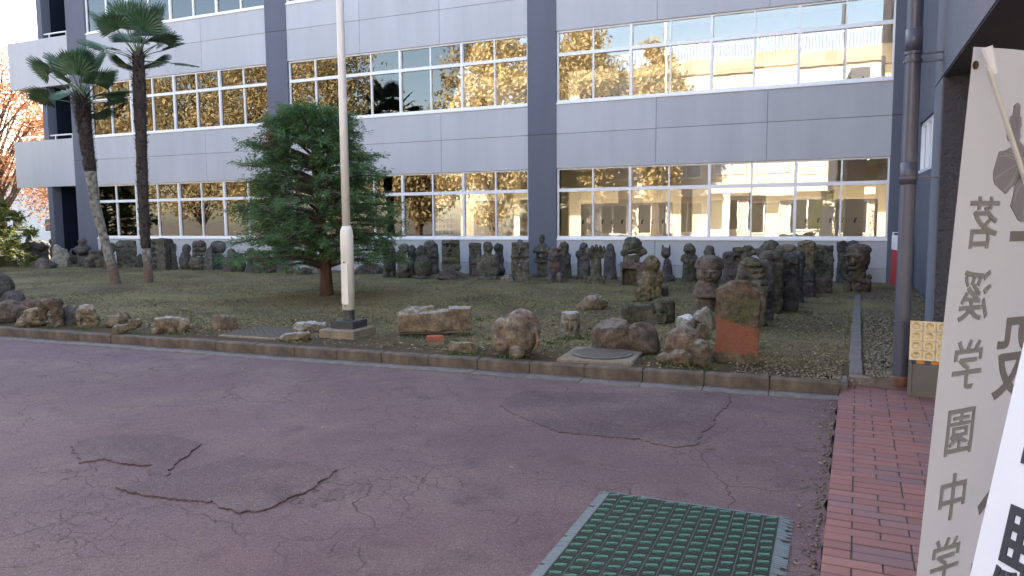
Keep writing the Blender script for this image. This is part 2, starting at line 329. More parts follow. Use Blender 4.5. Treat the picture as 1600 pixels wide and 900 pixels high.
# lawn: gently uneven sheet from the kerb to the wall
nx, ny = 150, 60
xs = np.linspace(-70, 8.4, nx); ys = np.linspace(-0.0, 1.0, ny); lv = []
for j in ys:
    for x in xs:
        y0 = (kerbY(x) + 0.13) if x < 6.6 else -11.17; y = y0 + (0.3 - y0) * j
        z = 0.12 + 0.03 * j + 0.02 * math.sin(x * 0.9 + y * 0.7) * math.sin(y * 0.8 - x * 0.3) * (1 if 0.05 < j < 0.97 else 0)
        z += 0.07 * math.exp(-((x + 2.4) ** 2 + (y + 6.9) ** 2) / 1.2) + 0.06 * math.exp(-((x + 8.9) ** 2 + (y + 5.9) ** 2) / 2.0)
        lv.append((x, y, z))
lf = [(j * nx + i, j * nx + i + 1, (j + 1) * nx + i + 1, (j + 1) * nx + i) for j in range(ny - 1) for i in range(nx - 1)]
lawn = tag(add('lawn', mesh('lawn', lv, lf, M['soil'], True)), kind='structure')
tag(add('far_lawn', mesh('far_lawn', [(-160, 0.31, 0.05), (-20.3, 0.31, 0.05), (-20.3, 120, 0.05), (-160, 120, 0.05)], [(0, 1, 2, 3)], M['soil'])), kind='structure')
# kerb: single stones, and the flat gutter slabs at their foot
kerb = empty('kerb', (6.7, kerbY(6.7), 0), math.atan(KA)); tag(kerb, kind='structure')
x = 0.0; i = 0
ks = MB().box(-0.592, 0, 0, 0.13, -0.05, 0.13, 0.014).m('kerb_stone', M['kerb'])
gs = MB().box(-0.595, 0, -0.205, -0.004, -0.05, 0.012, 0.006).m('gutter_slab', M['gutter'])
for i in range(46):
    add('kerb_stone', ks, kerb, (-i * 0.6, rng.uniform(-0.004, 0.004), rng.uniform(-0.006, 0.003)), (0, rng.uniform(-.004, .004), rng.uniform(-.004, .004)))
    add('gutter_slab', gs, kerb, (-i * 0.6, rng.uniform(-0.004, 0.004), rng.uniform(-0.005, 0.003)), (rng.uniform(-.01, .01), 0, rng.uniform(-.006, .006)))
# brick paving by the porch, every brick its own piece
def brick_mat():
    m, nt, b, N, L = new_mat('paving_brick'); v = coords(nt); r = obj_rand(nt)
    c = ramp(nt, r, [(0.0, (0.165, 0.062, 0.058)), (0.3, (0.215, 0.085, 0.074)), (0.55, (0.19, 0.070, 0.066)), (0.72, (0.135, 0.070, 0.082)), (0.88, (0.235, 0.098, 0.082)), (1.0, (0.125, 0.070, 0.084))])
    c = mixc(nt, ramp(nt, noise(nt, v, 14, 6, 0.7), [(0.4, 0.0), (0.75, 0.5)]), c, (0.13, 0.075, 0.075))
    c = mixc(nt, ramp(nt, noise(nt, v, 120, 3, 0.8), [(0.62, 0.0), (0.75, 0.35)]), c, (0.40, 0.30, 0.27))
    L(c, b.inputs['Base Color']); b.inputs['Roughness'].default_value = 0.62
    bump(nt, b, noise(nt, v, 90, 5, 0.7), 0.35, 0.004); return m
M['brick'] = brick_mat(); M['mortar'] = plain('mortar', (0.085, 0.078, 0.07), 0.95, 0, 0.3, 20, 120, 0.6)
BA = -math.atan(0.048)
paving = empty('brick_paving', (6.72, -11.2, 0), BA); tag(paving, kind='structure')
add('mortar_bed', MB().box(0.004, 7.0, -11.5, 0, -0.06, 0.0215).m('mortar_bed', M['mortar']), paving)
bl, bw = 0.26, 0.094
bm_ = MB().box(-bl / 2 + .004, bl / 2 - .004, -bw / 2 + .004, bw / 2 - .004, 0.0, 0.032, 0.003).m('brick', M['brick'])
half = MB().box(-bl / 4 + .004, bl / 4 - .004, -bw / 2 + .004, bw / 2 - .004, 0.0, 0.032, 0.003).m('half_brick', M['brick'])
cnt = 0; far = MB()
for rrow in range(70):
    y = -bw / 2 - rrow * bw; off = (0.0, 0.5)[rrow % 2] if rrow % 5 else 0.5
    for k in range(6):
        z = rng.uniform(-.0015, .0015)
        if off and k == 0: mm, xx = half, bl / 4
        else: mm, xx = bm_, bl * (k - (0.5 if off else 0)) + bl / 2
        if rrow <= 47 and xx < 0.62 + 0.5 * max(0, (12 - rrow) / 12) and cnt < 300:
            add('brick', mm, paving, (xx, y, z), (rng.uniform(-.006, .006), rng.uniform(-.004, .004), rng.uniform(-.006, .006))); cnt += 1
        else:
            w_ = bl / 2 if mm is bm_ else bl / 4; far.box(xx - w_ + .004, xx + w_ - .004, y - bw / 2 + .004, y + bw / 2 - .004, 0, 0.032 + z, .003)
tag(add('brick', far.m('bricks_beyond', M['brick']), paving), kind='stuff')

# ------------------------------------------------------------------ the school building
ZL = [(1.10, 2.435, 3.02), (4.70, 5.996, 6.604), (8.30, 9.596, 10.204)]    # sill, transom, head of each storey
W, CG = 1.998, 0.8146; BAYX = [-(4 * W + CG) * 2, -(4 * W + CG), 0.0]
bld = empty('school_building', (-5, 0, 0)); tag(bld, 'long three-storey grey school building with white ribbon windows', 'building')
def panel(x0, x1, z0, z1, y0=-0.06, mat='wall', name='wall_panel'):
    wadd(name, MB().box(x0, x1, y0, 0.09, z0, z1).m(name, M[mat]), bld)
def spandrel(bx, z0, z1, zj):
    p3 = (4 * W) / 3
    for k in range(3):
        a, b_ = bx + k * p3 + (0.006 if k else 0.0), bx + (k + 1) * p3 - (0.006 if k < 2 else 0.0)
        panel(a, b_, zj + 0.006, z1); panel(a, b_, z0, zj - 0.006)
    wadd('joint_backing', MB().box(bx + .05, bx + 4 * W - .05, -0.045, 0.08, z0 + .02, z1 - .02).m('joint_backing', M['column']), bld)
pane_u = MB().box(-W / 4 + .012, W / 4 - .012, -.003, .003, -0.28, 0.28)
def make_window(bx, st):
    s, mid, t = ZL[st]; x0, x1 = bx, bx + 4 * W
    fr = MB()
    fr.box(x0 + .002, x1 - .002, -0.085, 0.06, s, s + 0.035); fr.box(x0 + .002, x1 - .002, -0.03, 0.07, s + 0.035, s + 0.105)      # drip sill, bottom rail
    fr.box(x0 + .002, x1 - .002, -0.01, 0.07, t - 0.045, t); fr.box(x0 + .03, x1 - .03, -0.02, 0.07, mid - 0.045, mid + 0.045)     # head, transom
    for xx in (x0 + .002, x1 - 0.042): fr.box(xx, xx + 0.04, -0.01, 0.065, s + 0.105, t - 0.045)
    w = wadd('window', fr.m('window', M['alu']), bld)
    for k in range(1, 8):
        h = 0.033 if k % 2 == 0 else 0.019; yy = -0.032 if k % 2 == 0 else -0.012
        for za, zb in ((s + 0.105, mid - 0.045), (mid + 0.045, t - 0.045)):
            wadd('mullion', MB().box(x0 + k * W / 2 - h, x0 + k * W / 2 + h, yy, 0.062, za, zb).m('mullion', M['alu']), w)
    for row, (za, zb) in enumerate(((s + 0.105, mid - 0.045), (mid + 0.045, t - 0.045))):
        key = 'pane_%d_%d' % (st > 0, row)
        if key not in PANES: PANES[key] = MB().box(-W / 4 + .004, W / 4 - .004, -.003, .003, -(zb - za) / 2 - .003, (zb - za) / 2 + .003).m('pane', M['glass'])
        for k in range(8):
            add('pane', PANES[key], w, (x0 + (k + 0.5) * W / 2, 0.03 + 0.012 * ((k + row) % 2), (za + zb) / 2), (rng.gauss(0, .0022), 0, rng.gauss(0, .0022)))
    if st:
        rail = MB().tube([(x0 + .03, 0.16, s + 0.42), (x1 - .03, 0.16, s + 0.42)], 0.014, 8)
        for k in range(1, 4): rail.tube([(x0 + k * W, 0.16, s + .42), (x0 + k * W, 0.07, s + .42)], 0.01, 6)
        wadd('guard_rail', rail.m('guard_rail', M['alu']), w)
PANES = {}
for bx in BAYX:
    for st in range(3): make_window(bx, st)
    spandrel(bx, 3.02, 4.70, 3.93); spandrel(bx, 6.604, 8.30, 7.55); spandrel(bx, 10.204, 12.3, 11.1)
    p3 = 4 * W / 3
    for k in range(3): panel(bx + k * p3 + (.005 if k else 0), bx + (k + 1) * p3 - (.005 if k < 2 else 0), 0.465, 1.10)
    panel(bx, bx + 4 * W, 0.0, 0.455, -0.075, 'plinth', 'plinth')
for cx_, cw in ((-18.56, 0.94), (BAYX[1] - CG, CG), (-CG, CG), (4 * W, 0.46)):
    for za, zb in ((0.0, 3.925), (3.935, 7.545), (7.555, 12.3)):
        wadd('column', MB().box(cx_ + .003, cx_ + cw - .003, -0.085, 0.35, za, zb).m('column', M['column']), bld)
shell = MB()
wadd('roof', MB().box(-20.1, 8.45, 0.1, 5.4, 12.0, 12.28).m('roof', M['plinth']), bld)
for z_, t_ in ((0, 0.9), (3.3, 1.2), (6.9, 1.2), (10.5, 1.5)):  # unseen rear wall, shaped with open unglazed bands to let sun in
    wadd('rear_wall', MB().box(-20.1, 8.45, 5.2, 5.4, z_, z_ + t_).m('rear_wall', M['wall']), bld)
for k in range(11): wadd('rear_pier', MB().box(-18.0 + k * 2.6, -17.7 + k * 2.6, 5.21, 5.39, 0.9, 10.5).m('rear_pier', M['wall']), bld)
wadd('end_wall', MB().box(-20.1, -19.9, 0.30, 5.19, 0, 12.0).m('end_wall', M['navy']), bld); wadd('end_pier', MB().box(-20.12, -19.86, -0.05, 0.29, 0, 12.0).m('end_pier', M['column']), bld)
wadd('inner_end_wall', MB().box(-17.9, -17.7, 0.36, 5.19, 0, 12.0).m('inner_end_wall', M['inner_wall']), bld)
wadd('stairwell_wall', MB().box(-19.89, -17.9, 0.9, 1.1, 0, 12.0).m('stairwell_wall', M['navy']), bld)
wadd('right_end_wall', MB().box(8.46, 8.6, 0.1, 5.19, 0, 12.0).m('right_end_wall', M['inner_wall']), bld)
for st in range(3):
    z0 = (0.12, 3.72, 7.32)[st]; z1 = z0 + 3.38
    wadd('corridor_floor', MB().box(-17.69, 8.45, 0.1, 5.18, z0 - 0.2, z0).m('corridor_floor', M['inner_floor']), bld)
    wadd('corridor_ceiling', MB().box(-17.69, 8.45, 0.1, 5.18, z1, z1 + 0.015).m('corridor_ceiling', M['inner_ceil']), bld)
    wadd('corridor_wall', MB().box(-17.69, 8.45, 2.75, 2.87, z0, z0 + .85).m('corridor_wall', M['inner_wall']), bld); wadd('corridor_wall', MB().box(-17.69, 8.45, 2.75, 2.87, z0 + 2.4, z1).m('corridor_wall', M['inner_wall']), bld)
    for k in range(14):
        xa = -17.69 + k * 1.867; wadd('corridor_pier', MB().box(xa, xa + .30, 2.752, 2.868, z0 + .85, z0 + 2.4).m('corridor_pier', M['inner_wall']), bld)
        wadd('added_sun_diffuser', MB().raw([(xa + .30, 2.81, z0 + .85), (min(8.45, xa + 1.867), 2.81, z0 + .85), (min(8.45, xa + 1.867), 2.81, z0 + 2.4), (xa + .30, 2.81, z0 + 2.4)], [(0, 1, 2, 3)]).m('added_sun_diffuser', M['sun_diffuser']), bld)  # made-up translucent panels, added so the sun behind them lights the corridor
# doors and boards along the corridor wall
def corr_door(x, st, w=0.95):
    z0 = (0.12, 3.72, 7.32)[st]; d = wadd('corridor_door', MB().box(x - w / 2, x + w / 2, 2.69, 2.748, z0, z0 + 2.05).m('corridor_door', M['door_cream']), bld)
    f = MB().box(x - w / 2 - .1, x - w / 2, 2.66, 2.748, z0, z0 + 2.15).box(x + w / 2, x + w / 2 + .1, 2.66, 2.748, z0, z0 + 2.15).box(x - w / 2, x + w / 2, 2.66, 2.748, z0 + 2.05, z0 + 2.15)
    wadd('door_frame', f.m('door_frame', M['locker']), d); wadd('door_light', MB().box(x - .2, x + .2, 2.683, 2.689, z0 + 1.0, z0 + 1.8).m('door_light', M['dark_pane']), d)
for x, st in ((-9.6, 0), (-7.4, 0), (-3.2, 0), (-1.6, 0), (-12.5, 0), (4.6, 0), (-4.6, 1), (-3.3, 1), (-12.6, 1), (4.3, 1), (-10.8, 2), (-2.0, 2)): corr_door(x, st)
board = wadd('portrait_board', MB().box(-5.28, -4.52, 2.72, 2.748, 1.15, 2.15).m('portrait_board', M['paper']), bld)
pp = MB().box(-.045, .045, 0, .004, -.07, .07).m('portrait', M['dark_pane'])
for i in range(5):
    for j in range(5): add('portrait', pp, board, (-5.18 + i * .14, 2.713, 1.27 + j * .19))
wadd('notice_sheet', MB().box(-2.72, -2.36, 2.62, 2.648, 1.3, 1.95).m('notice_sheet', M['paper']), bld)
# end balconies: solid parapets carrying on the wall bands, white rails on top
for z0, z1 in ((3.03, 4.75), (6.68, 8.40)):
    bal = wadd('balcony', MB().box(-21.8, -18.575, -0.07, 0.09, z0, z1).m('balcony', M['wall']), bld)
    wadd('balcony_floor', MB().box(-21.8, -18.575, 0.095, 0.88, z0 + 0.02, z0 + 0.22).m('balcony_floor', M['plinth']), bal)
    wadd('side_parapet', MB().box(-21.8, -21.66, 0.1, 0.88, z0 + 0.25, z1).m('side_parapet', M['wall']), bal)
    hr = MB().tube([(-21.5, 0.02, z1 + 0.16), (-18.58, 0.02, z1 + 0.16)], 0.028, 8)
    for k in range(4): hr.tube([(-21.4 + k * 0.9, 0.02, z1), (-21.4 + k * 0.9, 0.02, z1 + 0.16)], 0.018, 6)
    wadd('handrail', hr.m('handrail', M['alu']), bal)
# lockers standing in the corridors
def lockers(name_label, x0, n, st, pitch=0.298):
    z0 = (0.12, 3.72, 7.32)[st]; root = empty('locker_bank', (x0, 2.5, z0)); tag(root, name_label, 'lockers', 'locker banks in the corridors')
    add('carcass', MB().box(0, n * pitch, -0.18, 0.22, 0, 2.0).m('carcass', M['locker']), root)
    dm = MB().box(.006, pitch - .006, -.2, -.182, 1.02, 1.99).m('locker_door', M['locker']); dl = MB().box(.006, pitch - .006, -.2, -.182, .06, 1.0).m('locker_door_low', M['locker'])
    lm = MB().box(-.02, .02, -.225, -.201, -.05, .035).box(.0, .045, -.222, -.201, .035, .075).m('latch', M['black'])
    for k in range(n):
        for dmm, zz in ((dm, 1.44), (dl, .55)):
            d = add('locker_door', dmm, root, (k * pitch, 0, 0)); add('latch', lm, d, (.07, 0, zz))
for lab, x0, n, st in (('grey lockers behind the ground floor window above the clenched fist', -0.05, 9, 0), ('grey lockers behind the ground floor window nearest the downpipe', 5.55, 8, 0),
                       ('grey lockers upstairs just right of the middle column', -0.1, 10, 1), ('grey lockers upstairs at the far right end by the downpipe', 5.9, 7, 1),
                       ('grey lockers upstairs just left of the middle column', -3.1, 7, 1), ('grey lockers upstairs behind the flagpole', -9.2, 9, 1), ('grey lockers upstairs right of the taller palm', -15.6, 6, 1)): lockers(lab, x0, n, st)

# ------------------------------------------------------------------ the porch wing on the right
WA = -0.03
wing = empty('porch_wing', (7.47, -11.2, 0), WA); tag(wing, 'dark blue-grey stucco porch wing at the right edge', 'building')
def wbox(name, mat, *a, parent=None): return add(name, MB().box(*a).m(name, M[mat]), parent or wing)
wbox('stucco_column', 'stucco', 0.012, 0.62, 0.0, 0.62, 0, 2.86); wbox('column_side', 'wing', 0, 0.011, 0.004, 0.62, 0, 2.86)
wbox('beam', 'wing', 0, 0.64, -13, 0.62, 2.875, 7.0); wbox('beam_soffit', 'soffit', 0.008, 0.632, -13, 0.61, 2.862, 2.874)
wbox('porch_ceiling', 'ceiling', 0.645, 7.0, -13, 4.0, 3.35, 3.6); wbox('porch_back_wall', 'wing', 1.55, 7.0, -1.5, -1.3, 0, 3.34)
fw = add('far_wall', MB().box(.99, 1.2, .63, 11.3, 0, 2.55).m('far_wall', M['wing']), wing, (0, 0, 0), (0, 0, -WA))
for a_ in ((.99, 1.2, .63, 11.3, 3.62, 12.0), (.99, 1.2, .63, 8.1, 2.552, 3.618), (.99, 1.2, 10.4, 11.3, 2.552, 3.618)): wbox('wall_piece', 'wing', *a_, parent=fw)
ww = wbox('window_sill', 'alu', 1.0, 1.10, 8.11, 10.39, 2.56, 2.62, parent=fw); wbox('window_head', 'alu', 1.04, 1.10, 8.11, 10.39, 3.55, 3.61, parent=fw)
for k in range(4): wbox('window_stile', 'alu', 1.03, 1.10, 8.12 + k * 0.73, 8.20 + k * 0.73, 2.622, 3.548, parent=fw)
wbox('window_blind', 'paper', 1.12, 1.13, 8.12, 10.38, 2.622, 3.548, parent=fw)
px_, py_ = 7.232 - 7.47, -11.19 + 11.2
dp = MB().tube([(px_, py_, 0.10), (px_, py_, 9.5)], 0.066, 24, False)
for z0, z1 in ((1.92, 2.12), (3.10, 3.30)): dp.tube([(px_, py_, z0), (px_, py_, z1)], 0.072, 24)
pipe = add('downpipe', dp.m('downpipe', M['pipe'], False), wing)
for f_ in pipe.data.polygons: f_.use_smooth = len(f_.vertices) == 4
add('rusty_foot', MB().lathe([(0.067, 0.05), (0.088, 0.06), (0.088, 0.13), (0.069, 0.15)], 20, (px_, py_)).m('rusty_foot', M['rust']), pipe)
for z in (0.66, 1.98, 3.02, 3.09):
    bk = MB().tube([(px_, py_, z - .012), (px_, py_, z + .012)], 0.077, 20)
    if z > 1: bk.box(px_ + .06, 0.01, py_ + .02, py_ + .05, z - .008, z + .008)
    add('bracket', bk.m('bracket', M['pipe']), pipe)
# narrow concrete edging beside the gravel strip
edging = empty('edging', (6.78, -11.45, 0), -0.05); tag(edging, kind='structure')
em = MB().box(0, 0.12, 0, 0.59, 0.0, 0.155, 0.01).m('edging_stone', M['gutter'])
add('corner_stone', MB().box(-0.10, -0.004, -0.02, 0.31, 0.0, 0.118, 0.01).m('corner_stone', M['gutter']), edging)
add('cross_edging', MB().box(0.0, 0.9, 0.225, 0.30, 0.0, 0.125, 0.01).m('cross_edging', M['gutter']), edging)
for k in range(13): add('edging_stone', em, edging, (rng.uniform(-.004, .004), 0.31 + k * 0.6, rng.uniform(-.006, .004)), (0, rng.uniform(-.02, .02), 0))

# ------------------------------------------------------------------ carved stones: signed-distance solids turned into meshes
def _rot(P, a, t):
    x, y, z = P
    if a: c, s_ = math.cos(R(a)), math.sin(R(a)); x, z = x * c - z * s_, x * s_ + z * c
    if t: c, s_ = math.cos(R(t)), math.sin(R(t)); x, y = x * c - y * s_, x * s_ + y * c
    return x, y, z
def E(x, y, z, rx, ry, rz, a=0, t=0, k=1.2):
    def f(P):
        u, v, w = _rot((P[0] - x, P[1] - y, P[2] - z), a, t)
        n = np.sqrt((u / rx) ** 2 + (v / ry) ** 2 + (w / rz) ** 2); g = np.sqrt((u / rx ** 2) ** 2 + (v / ry ** 2) ** 2 + (w / rz ** 2) ** 2) + 1e-6
        return n * (n - 1) / g
    return [(f, k, (x, y, z, max(rx, ry, rz)))]
def B(x, y, z, hx, hy, hz, r=1.5, a=0, t=0, k=1.5):
    def f(P):
        u, v, w = _rot((P[0] - x, P[1] - y, P[2] - z), a, t)
        u, v, w = np.abs(u) - hx + r, np.abs(v) - hy + r, np.abs(w) - hz + r
        return np.sqrt(np.maximum(u, 0) ** 2 + np.maximum(v, 0) ** 2 + np.maximum(w, 0) ** 2) + np.minimum(np.maximum(np.maximum(u, v), w), 0) - r
    return [(f, k, (x, y, z, max(hx, hy, hz) * 1.3))]
def K(x1, y1, z1, x2, y2, z2, r1, r2=None, k=1.2):
    r2 = r1 if r2 is None else r2
    def f(P):
        ax, ay, az = x2 - x1, y2 - y1, z2 - z1; px, py, pz = P[0] - x1, P[1] - y1, P[2] - z1
        h = np.clip((px * ax + py * ay + pz * az) / (ax * ax + ay * ay + az * az + 1e-9), 0, 1)
        return np.sqrt((px - ax * h) ** 2 + (py - ay * h) ** 2 + (pz - az * h) ** 2) - (r1 + (r2 - r1) * h)
    return [(f, k, ((x1 + x2) / 2, (y1 + y2) / 2, (z1 + z2) / 2, math.dist((x1, y1, z1), (x2, y2, z2)) / 2 + max(r1, r2)))]
def Y(x, y, z, r, h, rd=1.5, k=1.5, sy=1.0):                         # upright drum, z = its middle
    def f(P):
        q = np.sqrt((P[0] - x) ** 2 + ((P[1] - y) / sy) ** 2) - r + rd; w = np.abs(P[2] - z) - h + rd
        return np.sqrt(np.maximum(q, 0) ** 2 + np.maximum(w, 0) ** 2) + np.minimum(np.maximum(q, w), 0) - rd
    return [(f, k, (x, y, z, max(r, h) * 1.2))]
def T(x, y, z, R0, r, k=1.5):                                        # ring facing the viewer
    def f(P): return np.sqrt((np.sqrt((P[0] - x) ** 2 + (P[2] - z) ** 2) - R0) ** 2 + (P[1] - y) ** 2) - r
    return [(f, k, (x, y, z, R0 + r))]
def N_(prims): return [(f, -0.5, b) for f, k, b in prims]   # carve away
def face(x, y, z, s, mouth=1.0):
    o = []
    for sg in (-1, 1):
        o += N_(E(x + sg * .30 * s, y - .02 * s, z + .10 * s, .23 * s, .20 * s, .15 * s)); o += E(x + sg * .30 * s, y + .07 * s, z + .08 * s, .15 * s, .13 * s, .08 * s, k=.3)
        o += K(x + sg * .08 * s, y - .05 * s, z + .29 * s, x + sg * .50 * s, y + .02 * s, z + .26 * s, .085 * s, k=.5)
    o += K(x, y + .02 * s, z + .26 * s, x, y - .16 * s, z - .12 * s, .08 * s, .14 * s, k=.5)
    o += K(x - .20 * s, y - .02 * s, z - .30 * s, x + .20 * s, y - .02 * s, z - .30 * s, .085 * s, k=.5); o += K(x - .16 * s, y - .03 * s, z - .47 * s, x + .16 * s, y - .03 * s, z - .47 * s, .085 * s, k=.5)
    o += N_(K(x - .26 * s * mouth, y - .05 * s, z - .385 * s, x + .26 * s * mouth, y - .05 * s, z - .385 * s, .06 * s))
    return o
def solid(prims, cell, amp, seed, facets=0):
    pos = [b for f, k, b in prims if k > 0]
    lo = np.min([[b[i] - b[3] for i in range(3)] for b in pos], 0) - 3 * cell; hi = np.max([[b[i] + b[3] for i in range(3)] for b in pos], 0) + 3 * cell
    lo[2] = max(lo[2], -3.5 * cell)
    ax = [np.arange(lo[i], hi[i] + cell, cell) for i in range(3)]
    P = np.meshgrid(*ax, indexing='ij'); d = np.full(P[0].shape, 1e3)
    for f, k, b in prims:
        q = f(P)
        if k > 0: h = np.clip(0.5 + 0.5 * (d - q) / k, 0, 1); d = d + (q - d) * h - k * h * (1 - h)
        else: k = -k; h = np.clip(0.5 - 0.5 * (d + q) / k, 0, 1); d = d + (-q - d) * h + k * h * (1 - h)
    rs = np.random.RandomState(seed); ext = max(hi - lo)
    for lam, am in ((ext * .5, amp), (ext * .24, amp * .8), (ext * .12, amp * .6), (ext * .065, amp * .4)):
        for _ in range(4):
            w = rs.normal(size=3); w *= 2 * math.pi / lam / np.linalg.norm(w); d = d + am * .5 * np.sin(P[0] * w[0] + P[1] * w[1] + P[2] * w[2] + rs.uniform(0, 6.28))
    for lam, am in ((ext * .16, amp * .55), (ext * .085, amp * .4)):    # crisp chipped ridges
        for _ in range(3):
            w = rs.normal(size=3); w *= 2 * math.pi / lam / np.linalg.norm(w); d = d + am * (np.abs(np.sin(P[0] * w[0] + P[1] * w[1] + P[2] * w[2] + rs.uniform(0, 6.28))) - .6)
    for _ in range(facets):                                          # broken flat faces
        w = rs.normal(size=3); w[2] = abs(w[2]) * .7; w[1] = -abs(w[1]); w /= np.linalg.norm(w); q = P[0] * w[0] + P[1] * w[1] + P[2] * w[2]; hmax = q[d < 0].max(); d = np.maximum(d, q - hmax + rs.uniform(.03, .085) * ext)
    d = np.maximum(d, -P[2] - 1.0 * cell)                            # flat foot, a hair below ground
    s = d < 0; n0, n1, n2 = d.shape
    c = [s[i:n0 - 1 + i, j:n1 - 1 + j, k:n2 - 1 + k] for i in (0, 1) for j in (0, 1) for k in (0, 1)]
    sm = sum(x.astype(np.int8) for x in c); act = (sm > 0) & (sm < 8)
    idx = np.full(act.shape, -1); I = np.argwhere(act); idx[act] = np.arange(len(I))
    acc = np.zeros((len(I), 3)); cn = np.zeros(len(I))
    cor = [(i, j, k) for i in (0, 1) for j in (0, 1) for k in (0, 1)]
    for a in cor:
        for a2 in range(3):
            if a[a2]: continue
            b = list(a); b[a2] = 1
            da = d[I[:, 0] + a[0], I[:, 1] + a[1], I[:, 2] + a[2]]; db = d[I[:, 0] + b[0], I[:, 1] + b[1], I[:, 2] + b[2]]
            m_ = (da < 0) != (db < 0); t = np.where(m_, da / (da - db + 1e-12), 0)
            p = np.tile(np.array(a, float), (len(I), 1)); p[:, a2] += t; acc[m_] += p[m_]; cn[m_] += 1
    V = (I + acc / np.maximum(cn, 1)[:, None]) * cell + lo
    Q = []
    for a in range(3):
        b, c2 = (a + 1) % 3, (a + 2) % 3
        sl0 = [slice(None)] * 3; sl1 = [slice(None)] * 3; sl0[a] = slice(0, -1); sl1[a] = slice(1, None)
        e = s[tuple(sl0)] != s[tuple(sl1)]; J = np.argwhere(e)
        J = J[(J[:, b] > 0) & (J[:, c2] > 0) & (J[:, b] < act.shape[b]) & (J[:, c2] < act.shape[c2])]
        fl = s[tuple(sl0)][J[:, 0], J[:, 1], J[:, 2]]
        def at(db, dc):
            K2 = J.copy(); K2[:, b] -= db; K2[:, c2] -= dc; return idx[K2[:, 0], K2[:, 1], K2[:, 2]]
        q = np.stack([at(1, 1), at(0, 1), at(0, 0), at(1, 0)], 1); q[~fl] = q[~fl][:, ::-1]; Q.append(q)
    return V, np.concatenate(Q)
seedc = [100]
def carve(name, mat, prims, s, cell=1.5, amp=0.8, parent=None, keep=False, facets=0):
    seedc[0] += 1; V, Q = solid(prims, cell, amp, seedc[0], facets)
    if not keep: V[:, 1] -= V[:, 1].min()
    return fast_mesh(name, V * s, Q, mat, True)
LZ = 0.115; BASES = []
def statue(name, cat, label, at, mat, prims, cell=1.5, amp=0.7, z=0.0, group='carved stones on the lawn', back=0.0, tilt=None):
    x, y, s, rz = at; BASES.append((x, y, s, rz, prims))
    m = carve(name, S[mat] if isinstance(mat, str) else mat, prims, s, cell, amp, facets=7 if cat == 'stone' else (2 if name.endswith(('pillar', 'slab', 'block')) and 'face' not in label else 0))
    o = add(name, m, None, (x - math.sin(rz) * back * s, y + math.cos(rz) * back * s, LZ + z * s), (0, 0, rz))
    return tag(o, label, cat, group)
G1 = 'carved stones along the school wall'; G2 = 'stones lying along the kerb'; G3 = 'carved stones in the receding row'
def bump_rock(w, h, d, sd):
    r = random.Random(sd); o = E(0, 0, h * .42, w * .48, d * .48, h * .56, k=4)
    for _ in range(5): o += E(r.uniform(-.3, .3) * w, r.uniform(-.3, .1) * d, r.uniform(.2, .62) * h, w * r.uniform(.16, .3), d * r.uniform(.2, .34), h * r.uniform(.2, .36), r.uniform(-30, 30), k=4)
    return o

st = statue
# ---- back row, from the left end of the building to the right
st('boulder', 'stone', 'low mossy boulder at the far left, below the clipped conifer', (-19.562, -2.028, 0.02240, 0.999), 'moss', bump_rock(38, 19, 26, 1), group=G1)
st('ball_statue', 'statue', 'round dark stone head behind the low mossy boulder at far left', (-21.852, -0.305, 0.02456, 0.993), 'dark', K(0, 0, 0, 0, 0, 22, 10, 8) + E(0, 0, 28, 15, 13, 12), group=G1)
st('mushroom_statue', 'statue', 'mushroom shaped stone with broad cap and pointed tip beside the stairwell', (-20.175, -0.678, 0.02370, 0.974), 'dark', K(-3, 0, 0, -3, 0, 24, 12, 11) + E(2, -1, 30, 20, 15, 9.5) + K(-5, 0, 38, -5, 0, 46, 6, 3) + B(14, 2, 13, 6, 7, 13, 2), group=G1)
st('stone_post', 'statue', 'slim square stone post left of the pale pointed rock', (-22.171, 1.426, 0.02607, 0.956), 'dark', B(0, 0, 17, 4.5, 4.5, 18, 1.5), group=G1)
st('turtle_rock', 'stone', 'low humped turtle-like stone in front of the mushroom stone', (-17.625, -2.178, 0.02163, 0.968), 'pur', E(2, 0, 7, 16, 13, 11) + E(-12, -2, 4, 8, 8, 6) + E(15, -3, 6, 6, 6, 6) + E(3, -8, 3, 9, 6, 6), group=G1)
st('pointed_rock', 'stone', 'pale rough rock rising to a white point by the dark stairwell', (-17.976, -1.220, 0.02252, 0.948), 'pale', K(0, 0, 4, -4, 0, 38, 14, 4, k=3) + E(4, 0, 20, 11, 9, 13, 30) + E(-8, 0, 8, 8, 9, 10), amp=1.2, group=G1)
st('ring_stone', 'statue', 'stone block with an upright ring next to the pale pointed rock', (-19.078, 0.028, 0.02390, 0.936), 'grey', B(0, 0, 6, 10, 8, 8, 2) + T(2, 0, 19, 5.2, 2.0), cell=1.2, amp=.4, group=G1)
st('gourd_statue', 'statue', 'flattened gourd shaped stone with a square neck on a pedestal', (-17.176, -0.997, 0.02243, 0.926), 'dark', B(1, 0, 9, 9, 8, 10, 2) + E(0, 0, 27, 12, 11, 8) + K(0, 0, 33, 0, 0, 40, 5, 6) + Y(0, 0, 40, 6, 2), group=G1)
st('frog_statue', 'statue', 'squat seated stone animal with a blocky head left of the leaning palm', (-16.039, -1.386, 0.02173, 0.913), 'grey', E(-9, -1, 9, 8, 9, 11) + E(7, 0, 10, 10, 10, 12) + B(-1, 0, 22, 8, 8, 7, 3) + B(8, 2, 24, 6, 6, 4, 2) + N_(E(-5, -8, 23, 2, 2, 2)) + N_(E(3, -8, 23, 2, 2, 2)), group=G1)
st('ball_head_statue', 'statue', 'stone figure with a big ball head half hidden by the leaning palm', (-14.948, -1.746, 0.02107, 0.899), 'dark', K(0, 0, 0, 0, 0, 22, 10, 8) + E(0, 0, 34, 11, 10, 9), group=G1)
